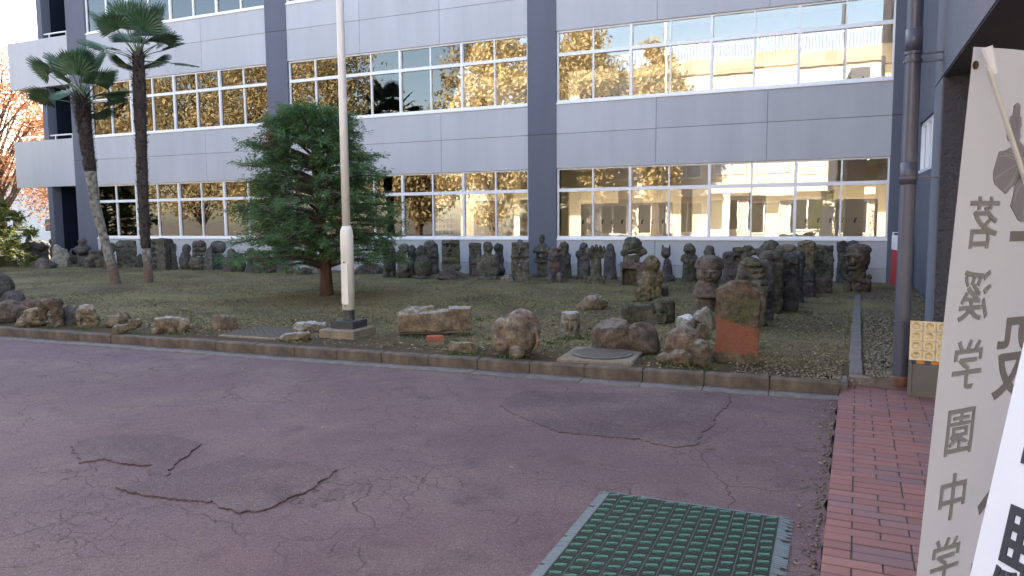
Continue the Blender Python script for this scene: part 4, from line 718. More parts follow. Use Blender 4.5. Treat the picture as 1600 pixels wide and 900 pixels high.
st('reclining_stone', 'statue', 'long reclining reddish stone body at the far left of the kerb', (-4.820, -11.455, 0.00982, 0.996), 'red', E(-12, 10, 16, 34, 15, 18) + E(22, 8, 22, 22, 12, 13) + E(36, 8, 26, 10, 10, 11), cell=1.8, amp=0.9, group=G2)
st('braided_stone', 'statue', 'tan stone carved like folded braids at the left kerb', (-4.078, -11.693, 0.00938, 0.979), 'tan', sum([E(0, 10, 8 + i * 5.5, 22 - i * 3, 12 - i, 5.5, 8 - i * 7, k=.8) for i in range(4)], []) + E(-14, 6, 6, 9, 8, 6), cell=1.5, amp=.8, group=G2)
st('arched_stone', 'statue', 'arched brown stone limb standing beside the braided stone', (-3.812, -11.598, 0.00937, 0.961), 'brown', K(8, 6, 0, 6, 6, 34, 8, 9) + K(6, 6, 38, -12, 6, 36, 9, 7) + K(-12, 6, 36, -10, 8, 14, 6, 5), cell=1.6, amp=1.1, group=G2)
st('dark_lump', 'stone', 'dark rounded boulder between arched stone and small bust', (-3.766, -11.374, 0.00954, 0.945), 'dark', E(0, 10, 12, 17, 13, 19, -10), cell=1.7, amp=1.2, group=G2)
st('small_bust', 'statue', 'small white-capped stone bust beside the left kerb', (-3.241, -11.463, 0.00929, 0.925), 'tan', B(0, 8, 10, 15, 11, 11, 4) + E(-1, 6, 25, 13, 11, 12) + N_(K(0, -6, 0, -1, -4, 16, 1.3)) + N_(B(-2, -5, 20, 10, 3, 1.2, .5)) + N_(E(-7, -3, 10, 3, 3, 5)) + N_(E(6, -3, 10, 3, 3, 5)), cell=1.4, amp=.7, group=G2)
st('lump_rock', 'stone', 'lumpy tan rock behind the bone shaped stone', (-2.884, -11.269, 0.00932, 0.894), 'tan', E(-6, 8, 9, 13, 10, 11) + E(8, 10, 13, 11, 9, 11) + E(-12, 8, 13, 7, 7, 7), cell=1.5, amp=1.0, group=G2)
st('bone_stone', 'statue', 'bone shaped stone lying by the left kerb', (-2.167, -11.713, 0.00872, 0.885), 'tan', K(-14, 6, 7, 14, 10, 13, 7, 6) + E(15, 8, 15, 7, 7, 8) + E(6, 8, 18, 5, 5, 5) + E(-14, 4, 7, 7, 8, 8), cell=1.4, amp=.7, group=G2)
st('pig_stone', 'statue', 'pig-like tan stone lying between bone shaped stone and steel cover', (-1.642, -11.465, 0.00875, 0.837), 'tan', E(0, 10, 14, 24, 12, 12) + B(-8, 10, 18, 14, 9, 7, 4) + E(20, 8, 12, 12, 9, 10) + K(-22, 4, 3, -14, 8, 8, 6) + K(2, 0, 3, 4, 8, 10, 6) + E(31, 6, 8, 5, 5, 5) + K(16, 0, 3, 16, 8, 8, 5), cell=1.6, amp=0.5, group=G2)

# ------------------------------------------------------------------ covers, flagpole, sign board, umbrella stand
mh = empty('manhole_cover', (4.34, -11.12, 0.105), 0.04); tag(mh, 'round iron manhole cover set in a concrete slab beside the kerb', 'manhole cover')
add('concrete_slab', MB().box(-.40, .40, -.39, .39, -.05, 0.055, .012).m('concrete_slab', M['concrete_tan']), mh)
add('lid', MB().lathe([(.30, .061), (.335, .062), (.335, .070), (.31, .074), (.30, .068), (.285, .068), (.28, .072), (.05, .073)], 40).m('lid', M['iron']), mh)
rb_ = MB()
for k in range(-8, 9):
    hw = math.sqrt(max(0, .275 ** 2 - (k * .032) ** 2)); rb_.box(-hw, hw, k * .032 - .008, k * .032 + .008, .0725, .077)
add('lid_ribs', rb_.m('lid_ribs', M['iron']), mh)
gc = empty('steel_cover', (-0.36, -11.0, 0.10), 0.03); tag(gc, 'square chequered steel cover set in soil left of the flagpole', 'drain cover')
add('frame', MB().box(-.46, .46, -.43, .43, -.04, .045, .01).m('frame', M['concrete_tan']), gc); add('plate', MB().box(-.42, .42, -.39, .39, .03, .052).m('plate', M['iron']), gc)
cb = MB()
for i in range(20):
    for j in range(18):
        x, y = -.40 + i * .042, -.37 + j * .0435
        if (i + j) % 2: cb.box(x - .016, x + .016, y - .004, y + .004, .051, .057)
        else: cb.box(x - .004, x + .004, y - .016, y + .016, .051, .057)
tag(add('chequer_ribs', cb.m('chequer_ribs', M['iron']), gc), kind='stuff')
PX, PY = 0.80, -10.78
fp = empty('flagpole', (PX, PY, 0.1), 0.03); tag(fp, 'tall cream metal flagpole with a thicker foot on a concrete block', 'flagpole')
add('concrete_block', MB().box(-.26, .26, -.30, .24, -.05, .135, .012).m('concrete_block', M['concrete_tan']), fp)
add('base_plate', MB().box(-.17, .17, -.17, .17, .137, .235, .006).m('base_plate', M['dark_steel']), fp)
bt = MB().lathe([(.014, .236), (.014, .262), (.006, .266)], 8).m('bolt', M['dark_steel'])
for sx in (-1, 1):
    for sy in (-1, 1): add('bolt', bt, fp, (sx * .135, sy * .135, 0))
add('stub', MB().lathe([(.075, .236), (.075, .37)], 24).m('stub', M['dark_steel'], False), fp)
low = add('lower_pole', MB().lathe([(.084, .371), (.084, 1.36), (.076, 1.42), (.054, 1.47)], 28).m('lower_pole', M['pole'], True), fp)
add('inspection_door', MB().box(-.045, .055, -.0865, -.07, .45, .98, .0).m('inspection_door', M['pole']), low)
for z in (.43, 1.0): add('lock_screw', MB().lathe([(.008, 0), (.008, .012)], 8).m('lock_screw', M['dark_steel']), low, (0.005, -.084, z), (math.pi / 2, 0, 0))
add('upper_pole', MB().lathe([(.054, 1.46), (.051, 3.0), (.046, 6.0), (.040, 9.4)], 24).m('upper_pole', M['pole'], True), fp)
sg = empty('sign_board', (8.12, -0.62, 0.12), R(-84)); tag(sg, 'white and red upright notice board seen edge-on behind the downpipe', 'sign')
add('red_panel', MB().box(-.30, .30, -.03, .03, 0.02, .80).m('red_panel', M['red_paint']), sg); add('white_panel', MB().box(-.30, .30, -.032, .032, .802, 1.12).m('white_panel', M['white_paint']), sg)
add('frame', MB().tube([(-.32, 0, 0), (-.32, 0, 1.18), (.32, 0, 1.18), (.32, 0, 0)], .022, 8).m('frame', M['white_paint']), sg)
# umbrella stand: grey metal box with a cream moulded grid of round cups
M['tray'] = plain('cream_plastic', (0.64, 0.52, 0.32), 0.4, 0, 0.05, 3, 40, 0.0); M['grey_box'] = plain('grey_metal_box', (0.095, 0.088, 0.083), 0.45, 0, 0.12, 4, 60, 0.04)
M['orange'] = plain('orange_plastic', (0.55, 0.20, 0.03), 0.4)
us = empty('umbrella_stand', (7.262, -11.52, 0.032), -0.10); tag(us, 'grey metal box with a cream cupped plastic tray beside the downpipe', 'umbrella stand')
add('box', MB().box(0.03, .62, 0, .30, 0, .30, .006).m('box', M['grey_box']), us); add('side_flange', MB().box(0, .028, -.012, .31, 0, .315, .004).m('side_flange', M['grey_box']), us)
ft = MB().box(-.03, .03, .01, .05, .30, .325).m('foot', M['orange'])
for k in range(5): add('foot', ft, us, (.09 + k * .115, 0, 0))
tr = add('tray', MB().box(0, .60, 0, .03, 0, .348).m('tray', M['tray']), us, (.0, .012, .328), (R(-7), 0, 0))
cv, cf_ = [], []; n = 20; pw, ph = .098, .085; rings = [(1.0, 0), (.92, -.004), (.75, .012), (.5, .024), (.2, .030)]
sq = [(-pw / 2 + .002, -ph / 2 + .002), (pw / 2 - .002, -ph / 2 + .002), (pw / 2 - .002, ph / 2 - .002), (-pw / 2 + .002, ph / 2 - .002)]
for rr_, dd in rings:
    for k in range(n): a = 2 * math.pi * k / n; cv.append((math.cos(a) * .037 * rr_, dd - .032, math.sin(a) * .033 * rr_))
for k in range(n):
    a = 2 * math.pi * k / n; t_ = min((pw / 2 - .002) / max(1e-6, abs(math.cos(a))), (ph / 2 - .002) / max(1e-6, abs(math.sin(a)))); cv.append((math.cos(a) * t_, -.034, math.sin(a) * t_))
for i in range(len(rings) - 1):
    for k in range(n): cf_.append((i * n + k, i * n + (k + 1) % n, (i + 1) * n + (k + 1) % n, (i + 1) * n + k))
b0 = len(rings) * n
for k in range(n): cf_.append((b0 + k, b0 + (k + 1) % n, (k + 1) % n, k))
cf_.append(tuple(range((len(rings) - 1) * n, len(rings) * n)))
b1 = len(cv)
for k in range(n): v_ = cv[b0 + k]; cv.append((v_[0], -.0005, v_[2]))
for k in range(n): cf_.append((b0 + k, b1 + k, b1 + (k + 1) % n, b0 + (k + 1) % n))
cup = mesh('cup', cv, cf_, M['tray'], False)
for i in range(6):
    for j in range(4): add('cup', cup, tr, (.05 + i * .1, -.0005, .045 + j * .0865))

# ------------------------------------------------------------------ entrance mat of clipped plastic tiles
M['mat_base'] = plain('mat_dark_green', (0.020, 0.036, 0.033), 0.5, 0, 0.3, 30); M['mat_tuft'] = plain('mat_mint_tuft', (0.055, 0.19, 0.145), 0.75, 0, 0.25, 60, 300, 0.6); M['mat_edge'] = plain('mat_edge_rubber', (0.085, 0.115, 0.125), 0.6, 0, 0.15, 10)
mat = empty('entrance_mat', (5.385, -14.70, 0.004), -0.018); tag(mat, 'dark green plastic entrance mat with mint tufts on the asphalt', 'door mat')
p = 0.0785; NCOL, NROW = 12, 24
tm = MB().box(.001, p - .001, -p + .001, -.001, 0, .006)
for k in range(5): tm.box(.003, p - .003, -p + .006 + k * .0150, -p + .0095 + k * .0150, .006, .0125)
tm.box(.0, .003, -p, 0, .0, .0135); tm = tm.m('tile', M['mat_base'])
tf = MB()
for k in range(9):
    x_ = .014 + k * .0058; tf.box(x_, x_ + .005, -.047 + k * .0019, -.030 + k * .0019, .006, .0165 + .001 * (k % 2))
tf = tf.m('tuft', M['mat_tuft'])
for i in range(NCOL):
    for j in range(NROW):
        t_ = add('tile', tm, mat, (i * p, -j * p, rng.uniform(0, .0015)), (rng.uniform(-.01, .01), rng.uniform(-.01, .01), 0))
        if rng.random() > .03: add('tuft', tf, t_, (rng.uniform(-.003, .003), rng.uniform(-.003, .003), rng.uniform(-.002, .001)), (0, 0, rng.uniform(-.08, .08)))
Wm, Hm = NCOL * p, NROW * p
def strip(x0, y0, dx, dy, ox, oy, n, width, chip):
    e = MB()
    for k in range(n):
        a, b_ = k / n + .06 / n, (k + 1) / n - .06 / n; w_ = width * (1 if rng.random() > chip else rng.uniform(.35, .8))
        q = [(x0 + dx * a, y0 + dy * a), (x0 + dx * b_, y0 + dy * b_), (x0 + dx * b_ + ox * w_, y0 + dy * b_ + oy * w_), (x0 + dx * a + ox * w_, y0 + dy * a + oy * w_)]
        lift = rng.uniform(0, .003)
        e.raw([(q[0][0], q[0][1], .011), (q[1][0], q[1][1], .011), (q[2][0], q[2][1], .003 + lift), (q[3][0], q[3][1], .003 + lift)] + [(a_[0], a_[1], 0) for a_ in q], [(0, 1, 2, 3), (0, 4, 5, 1), (1, 5, 6, 2), (2, 6, 7, 3), (3, 7, 4, 0)])
    return e.m('edge_strip', M['mat_edge'])
add('edge_strip', strip(0, 0, 0, -Hm, -1, 0, NROW * 5, .058, .05), mat); add('edge_strip', strip(Wm, 0, 0, -Hm, 1, 0, NROW * 4, .068, .35), mat); add('edge_strip', strip(-.05, 0, Wm + .1, 0, 0, 1, NCOL * 3, .03, .1), mat)

# ------------------------------------------------------------------ banner stand seen from behind, and the white board
def cloth_mat(name, col, tr_=0.35):
    m, nt, b, N, L = new_mat(name); c = mixc(nt, noise(nt, coords(nt), 3, 3), tuple(x * .94 for x in col), col); L(c, b.inputs['Base Color']); b.inputs['Roughness'].default_value = 0.8
    t = nt.nodes.new('ShaderNodeBsdfTranslucent'); L(c, t.inputs[0]); mx = nt.nodes.new('ShaderNodeMixShader'); mx.inputs[0].default_value = tr_
    L(b.outputs[0], mx.inputs[1]); L(t.outputs[0], mx.inputs[2]); L(mx.outputs[0], nt.nodes['Material Output'].inputs[0]); bump(nt, b, noise(nt, coords(nt), 500, 2), .1, .001); return m
M['cloth'] = cloth_mat('banner_cloth', (0.46, 0.435, 0.44)); M['print_grey'] = cloth_mat('banner_print_grey', (0.325, 0.302, 0.302)); M['print_dark'] = cloth_mat('banner_print_dark', (0.25, 0.222, 0.22)); M['print_crest'] = cloth_mat('banner_print_crest', (0.325, 0.295, 0.32))
M['sign_white'] = plain('sign_white', (0.58, 0.58, 0.62), 0.35, 0, 0.02, 2, 20, 0.0); M['ink'] = plain('black_ink', (0.012, 0.012, 0.022), 0.5); M['rod'] = plain('grey_rod', (0.45, 0.44, 0.42), 0.35); M['brass'] = plain('brass_eyelet', (0.10, 0.06, 0.025), 0.35, 0.8)
def glyph(ch, size, extr, mat, bold=0.0):
    cu_ = bpy.data.curves.new('glyph', 'FONT'); cu_.body = ch; cu_.size = size; cu_.align_x = 'CENTER'; cu_.align_y = 'CENTER'; cu_.extrude = extr; cu_.offset = bold; cu_.resolution_u = 4
    o = bpy.data.objects.new('glyph', cu_); C.objects.link(o); dg = bpy.context.evaluated_depsgraph_get(); me = bpy.data.meshes.new_from_object(o.evaluated_get(dg))
    bpy.data.objects.remove(o); bpy.data.curves.remove(cu_); me.name = 'character'
    if len(me.vertices):                                                # centre the character and give it the wanted height
        co = np.zeros(len(me.vertices) * 3); me.vertices.foreach_get('co', co); co = co.reshape(-1, 3); co[:, :2] -= (co.min(0) + co.max(0))[:2] / 2; me.vertices.foreach_set('co', co.ravel()); me.update()
    me.materials.clear(); me.materials.append(mat); return me
BT = Vector((6.83, -16.50, 2.06)); be = Vector((0.67, 0.742, 0)).normalized(); bd = Vector((-0.742 * .062, 0.67 * .062, -1)).normalized(); bnv = be.cross(bd).normalized()
# frame of the banner: origin at its top-left corner as seen from the porch, u along the top edge, w downwards
bmx = Matrix(((be.x, bd.x, bnv.x, BT.x), (be.y, bd.y, bnv.y, BT.y), (be.z, bd.z, bnv.z, BT.z), (0, 0, 0, 1)))
bn = bpy.data.objects.new('banner_stand', None); C.objects.link(bn); bn.matrix_world = bmx; tag(bn, 'tall pale fabric banner seen from behind with grey crest and mirrored lettering', 'banner')
BW, BH = 0.60, 1.92; nu, nv = 12, 30; bv = []
for j in range(nv + 1):
    for i in range(nu + 1):
        u_, v_ = i / nu, j / nv; bv.append((u_ * BW, v_ * BH - 0.012 * math.sin(math.pi * u_) * (1 - v_), 0.0008 * math.sin(u_ * 5 + v_ * 3) * math.sin(math.pi * u_)))
bf = [(j * (nu + 1) + i, j * (nu + 1) + i + 1, (j + 1) * (nu + 1) + i + 1, (j + 1) * (nu + 1) + i) for j in range(nv) for i in range(nu)]
cloth = add('fabric', mesh('fabric', bv, bf, M['cloth'], True), bn)
def put(ch, u_, w_, size, mt, bold, wide=1.0):
    me = glyph(ch, size, .0018, M[mt], bold); o = add('character', me, cloth, (u_, w_, 0)); o.rotation_euler = (0, math.pi, math.pi) if False else (0, 0, 0)
    o.scale = (-wide, -1, 1); return o
for ch, w_ in zip('茗溪学園中学校', (.46, .665, .865, 1.065, 1.265, 1.465, 1.665)): put(ch, .125, w_, .155, 'print_grey', .0016, .92)
for ch, w_ in zip('一般入試', (.50, .86, 1.22, 1.58)): put(ch, .385, w_, .28, 'print_dark', .003)
cr_b = MB()                                                          # three-leaf crest with flower spikes
def petal(cx_, cy_, ang, ln, wd, z=.0018):
    pts = []
    for k in range(18):
        t_ = 2 * math.pi * k / 18; x_, y_ = wd * math.sin(t_) * (1 + .18 * math.cos(6 * t_)), ln * .5 * (1 - math.cos(t_)); pts.append((cx_ + x_ * math.cos(ang) - y_ * math.sin(ang), cy_ + x_ * math.sin(ang) + y_ * math.cos(ang)))
    n_ = len(pts); cr_b.raw([(a, b, -z) for a, b in pts] + [(a, b, z) for a, b in pts], [tuple(range(n_)), tuple(range(2 * n_ - 1, n_ - 1, -1))] + [(k, n_ + k, n_ + (k + 1) % n_, (k + 1) % n_) for k in range(n_)])
cxx, cyy = .30, .27
for ang in (0, 1.15, -1.15): petal(cxx, cyy, ang, .19 if ang == 0 else .17, .062)
for (dx, base, n_) in ((0, -.01, 4), (-.085, .0, 3), (.085, 0, 3)):
    for k in range(n_):
        for sgn in (-1, 1):
            if k == n_ - 1 and sgn > 0: continue
            petal(cxx + dx + (sgn * .019 if k < n_ - 1 else 0), cyy + base - .035 - k * .032, math.pi - sgn * .3 * (k < n_ - 1), .042, .016)
crest = add('crest', cr_b.m('crest', M['print_crest']), cloth)
vn = MB()
for ang in (0, 1.15, -1.15):
    for sgn in (-1, 0, 1):
        for q_ in ((.25, .6, .95) if sgn else (1,)):
            pts = [(0, .02 + .1 * q_ * .3), (sgn * .045 * q_ ** .5, .06 + .1 * q_ * .7 - .02), (sgn * .05, .07 + .11 * q_ * .6)] if sgn else [(0, .02), (0, .1), (0, .17)]
            vn.tube([(cxx + x_ * math.cos(ang) - y_ * math.sin(ang), cyy + x_ * math.sin(ang) + y_ * math.cos(ang), 0) for x_, y_ in pts], .0105, 6) if False else None
            for a, b in zip(pts[:-1], pts[1:]):
                P2 = [(cxx + x_ * math.cos(ang) - y_ * math.sin(ang), cyy + x_ * math.sin(ang) + y_ * math.cos(ang)) for x_, y_ in (a, b)]
                d_ = Vector((P2[1][0] - P2[0][0], P2[1][1] - P2[0][1], 0)); nn = Vector((-d_.y, d_.x, 0)).normalized() * .0016
                vn.raw([(P2[0][0] + nn.x, P2[0][1] + nn.y, -.0024), (P2[1][0] + nn.x, P2[1][1] + nn.y, -.0024), (P2[1][0] - nn.x, P2[1][1] - nn.y, -.0024), (P2[0][0] - nn.x, P2[0][1] - nn.y, -.0024)], [(0, 1, 2, 3)])
add('crest_veins', vn.m('crest_veins', M['cloth']), crest)
bside = -1.0                                                         # the rods cross on the side turned to the porch
rod1 = MB().tube([(.028, .06, bside * .03), (.30, .72, bside * .16), (.30, .98, bside * .17)], .0065, 10).m('rod', M['rod']); add('rod', rod1, bn)
add('rod', MB().tube([(.30, .98, bside * .17), (.03, 1.75, bside * .03)], .0065, 10).m('rod_low', M['rod']), bn)
add('rod', MB().tube([(.572, .06, bside * .03), (.30, .72, bside * .16)], .0065, 10).m('rod_far', M['rod']), bn); add('rod', MB().tube([(.30, .98, bside * .17), (.57, 1.75, bside * .03)], .0065, 10).m('rod_far_low', M['rod']), bn)
add('rear_leg', MB().tube([(.30, .9, bside * .17), (.30, 2.0, bside * .75)], .0065, 10).m('rear_leg', M['rod']), bn)
for u_ in (.022, .578):
    add('rod_cap', MB().tube([(u_, .002, bside * .020), (u_ + (.022 if u_ < .3 else -.022), .07, bside * .034)], [.015, .010], 12).m('rod_cap', M['sign_white']), bn)
    add('eyelet', MB().tube([(u_ - .008 if u_ < .3 else u_ + .008, .045, -.004), (u_ - .008 if u_ < .3 else u_ + .008, .045, .004)], .011, 14).m('eyelet', M['brass']), bn)
# white board with black lettering, nearest the camera
B2 = Vector((6.557, -17.473, 0.03)); up2 = Vector((0.186, 0.176, 1)).normalized(); e2 = Vector((0.35, -0.94, 0)); e2 = (e2 - up2 * e2.dot(up2)).normalized(); n2 = e2.cross(up2).normalized()
wb = bpy.data.objects.new('sign_board', None); C.objects.link(wb); wb.matrix_world = Matrix(((e2.x, up2.x, n2.x, B2.x), (e2.y, up2.y, n2.y, B2.y), (e2.z, up2.z, n2.z, B2.z), (0, 0, 0, 1)))
tag(wb, 'white leaning board with bold black characters at the bottom right corner', 'sign')
add('board', MB().box(0, .54, 0.0, 1.75, -.012, 0).m('board', M['sign_white']), wb)
add('frame_leg', MB().tube([(.05, 1.6, -.02), (.05, .02, -.40)], .012, 8).tube([(.49, 1.6, -.02), (.49, .02, -.40)], .012, 8).m('frame_leg', M['rod']), wb)
for ch, vv in (('試', 1.285), ('験', 1.05)): o = add('character', glyph(ch, .185, .001, M['ink'], .0015), wb, (.14, vv, .001))

# ------------------------------------------------------------------ trees
def cards(cen, dirs, nor, ln, wd):                                  # rhombic leaf blades as numpy quads
    side = np.cross(dirs, nor); side /= np.linalg.norm(side, axis=1)[:, None] + 1e-9
    a = cen; b = cen + dirs * (ln * .45)[:, None] + side * (wd * .5)[:, None]; c = cen + dirs * ln[:, None]; d = cen + dirs * (ln * .45)[:, None] - side * (wd * .5)[:, None]
    v = np.stack([a, b, c, d], 1).reshape(-1, 3); q = np.arange(len(v)).reshape(-1, 4); return v, q
def unit(a): return a / (np.linalg.norm(a, axis=1)[:, None] + 1e-9)
M['bark_cypress'] = plain('cypress_bark', (0.075, 0.038, 0.026), 0.95, 0, 0.45, 22, 60, 1.0, True); M['bark'] = plain('tree_bark', (0.10, 0.075, 0.055), 0.95, 0, 0.35, 10, 40, 0.8, True); M['twig'] = plain('grey_twig', (0.075, 0.055, 0.050), 0.95, 0, 0.2)
M['cypress'] = leaf_mat('cypress_leaves', [(0.052, 0.115, 0.046), (0.090, 0.180, 0.068), (0.120, 0.225, 0.082), (0.064, 0.140, 0.056), (0.185, 0.280, 0.105)], .6, .35)
M['hedge'] = leaf_mat('conifer_yellowgreen', [(0.07, 0.11, 0.03), (0.14, 0.18, 0.04), (0.22, 0.23, 0.06), (0.05, 0.09, 0.03)], .6, .4)
M['autumn'] = leaf_mat('autumn_leaves', [(0.30, 0.10, 0.05), (0.42, 0.20, 0.09), (0.38, 0.15, 0.08), (0.45, 0.28, 0.12)], .6, .4)
M['golden'] = leaf_mat('golden_leaves', [(0.40, 0.34, 0.17), (0.50, 0.40, 0.21), (0.54, 0.41, 0.22), (0.34, 0.30, 0.15), (0.44, 0.32, 0.18)], .6, .3)
M['shrub'] = leaf_mat('shrub_leaves', [(0.07, 0.10, 0.03), (0.12, 0.15, 0.04), (0.16, 0.15, 0.04)], .6, .3)
def conifer(name, label, base, H, prof, z_lo, nlimb, nspray, ncard, lmat, bark, seed, r0=0.13, lsz=(.11, .030), lean=(0.06, 0.0), cat='tree', dead=0):
    rs = np.random.RandomState(seed); root = empty(name, base); tag(root, label, cat)
    tp = [(lean[0] * t * H + .03 * math.sin(t * 7), lean[1] * t * H, t * H) for t in np.linspace(0, .96, 9)]; tp[0] = (0, 0, -.08)
    rd = [r0 * 1.35, r0] + [r0 * (1 - .11 * i) for i in range(1, 8)]; add('trunk', MB().tube(tp, rd, 12).m('trunk', M[bark], True), root)
    br = MB(); cen = []; dr = []; no = []
    for i in range(nlimb):
        zf = z_lo + (1 - z_lo) * ((i + rs.uniform(0, 1)) / nlimb) ** .9; z = zf * H; az = i * 2.399 + rs.uniform(-.4, .4); Rr = prof(zf) * rs.uniform(.62, 1.14)
        o = np.array([lean[0] * zf * H, lean[1] * zf * H, z - Rr * .22]); hd = np.array([math.cos(az), math.sin(az), 0]); side = np.array([-hd[1], hd[0], 0])
        t = np.linspace(0, 1, 6); up_ = .35 * min(1, max(0, (zf - .55) / .45)); rise = Rr * (.35 * t - .30 * t ** 2 + up_ * t); pts = o + np.outer(t * Rr, hd) + np.outer(rise, [0, 0, 1]) + np.outer(rs.uniform(-.12, .12) * Rr * t ** 2, side)
        br.tube(pts, [max(.006, (.022 + .012 * Rr) * (1 - .8 * q)) for q in t], 5)
        for k in range(nspray):
            u_ = rs.uniform(.30, 1.0) ** .75; p0 = o + hd * Rr * u_ + np.array([0, 0, Rr * (.35 * u_ - .30 * u_ ** 2 + up_ * u_)]); sd = rs.choice([-1, 1]); off = side * sd * rs.uniform(.02, .24) * (.4 + Rr * .5) * (1.1 - .5 * u_)
            ax = hd * rs.uniform(.5, 1) + side * sd * rs.uniform(.1, .9) + np.array([0, 0, rs.uniform(-.35, .25)]); ax /= np.linalg.norm(ax)
            pc = p0 + off + np.array([0, 0, rs.uniform(-.04, .07)]); br.tube([p0, pc + ax * .06], [.006, .003], 3, False)
            for c in range(ncard):
                q = rs.uniform(0, 1); dd = ax + rs.normal(size=3) * .42 + np.array([0, 0, -.10]); cen.append(pc + ax * .20 * q + rs.normal(size=3) * .028); dr.append(dd); no.append(np.array([0, 0, 1]) + rs.normal(size=3) * .45)
    n_ = len(cen); dr = unit(np.array(dr)); ln = lsz[0] * rs.uniform(.55, 1.25, n_); v, q = cards(np.array(cen), dr, np.array(no), ln, lsz[1] * rs.uniform(.7, 1.3, n_))
    add('branches', br.m('branches', M[bark if dead == 0 else 'twig'], False), root); add('crown', fast_mesh('crown', v, q, M[lmat]), root); return root
def prof_cy(z):                                                      # crown outline: wide skirt, shoulders, blunt flat top
    return float(np.interp(z, [.2, .28, .36, .48, .60, .72, .82, .90, .96, 1.0], [1.35, 1.62, 1.72, 1.62, 1.48, 1.34, 1.12, .90, .66, .38]))
tb = (-2.412, -6.959, 0.01265, 0.644)
cyp = conifer('cypress_tree', 'dense dark green cypress with reddish trunk beside the flagpole', (tb[0], tb[1], 0.13), 3.62, prof_cy, .24, 165, 18, 26, 'cypress', 'bark_cypress', 5, .115, (.095, .019), (-.05, -.02), dead=1)
def deadpatch():
    rs = np.random.RandomState(3); n_ = 260; c = rs.normal(size=(n_, 3)) * np.array([.10, .10, .09]) + np.array([-.62, -.75, 3.10]); v, q = cards(c, unit(rs.normal(size=(n_, 3)) + np.array([0, 0, -.4])), rs.normal(size=(n_, 3)), rs.uniform(.05, .1, n_), rs.uniform(.015, .03, n_))
    o = tag(add('dead_spray', fast_mesh('dead_spray', v, q, leaf_mat('dead_leaves', [(.14, .045, .03), (.20, .08, .05)], .8, .1)), cyp), kind='stuff')
deadpatch()
def prof_hd(z): return float(np.interp(z, [0, .1, .35, .6, .85, 1.0], [1.9, 2.1, 1.8, 1.45, .8, .25]))
hb = (-20.682, -2.700, 0.02223, 1.036)
conifer('clipped_conifer', 'yellow-green sunlit conifer at the left photo edge', (hb[0], hb[1], 0.12), 4.1, prof_hd, .03, 110, 16, 14, 'hedge', 'bark', 9, .1, (.17, .06), (0.02, 0))
def leafy(name, label, base, H, R_, z0, nclump, ncard, lmat, seed, size=.22, group=None, r0=.2, cat='tree', flat=.8):
    rs = np.random.RandomState(seed); root = empty(name, base); tag(root, label, cat, group); tr_ = MB()
    tr_.tube([(0, 0, -.1), (rs.uniform(-.1, .1), rs.uniform(-.1, .1), H * .35), (rs.uniform(-.3, .3), rs.uniform(-.3, .3), H * .92)], [r0 * 1.2, r0 * .8, r0 * .15], 8)
    cen = []; nr = []
    for i in range(nclump):
        d = rs.normal(size=3); d /= np.linalg.norm(d); rad = rs.uniform(.35, 1) ** .6; zc = z0 + (H - z0) * .5; tz = (H - z0) * .5
        pc = np.array([d[0] * R_ * rad, d[1] * R_ * rad, zc + d[2] * tz * rad]); taper = 1 - .35 * max(0, (pc[2] - zc) / tz); pc[:2] *= taper
        if i % 2 == 0: tr_.tube([(0, 0, max(z0 * .7, pc[2] - R_ * .6)), tuple(pc * .55 + np.array([0, 0, pc[2] * .42])), tuple(pc)], [r0 * .3, r0 * .16, r0 * .05], 5, False)
        cr_ = R_ * rs.uniform(.16, .30); c = rs.normal(size=(ncard, 3)) * cr_ * np.array([.62, .62, .62 * flat]) + pc; cen.append(c)
    cen = np.concatenate(cen); n_ = len(cen); v, q = cards(cen, unit(rs.normal(size=(n_, 3))), rs.normal(size=(n_, 3)) + np.array([0, 0, .6]), size * rs.uniform(.6, 1.3, n_), size * .6 * rs.uniform(.6, 1.2, n_))
    add('trunk', tr_.m('trunk', M['bark'], False), root); add('crown', fast_mesh('crown', v, q, M[lmat]), root); return root
leafy('autumn_tree', 'large orange-pink autumn tree beyond the left end of the building', (-33.0, 6.5, 0.05), 11.0, 4.2, 2.2, 110, 150, 'autumn', 21, .17)
leafy('autumn_tree', 'smaller golden autumn tree just left of the balconies, far behind', (-38.0, 15.0, 0.05), 9.5, 4.8, 2.0, 90, 120, 'autumn', 22, .2)
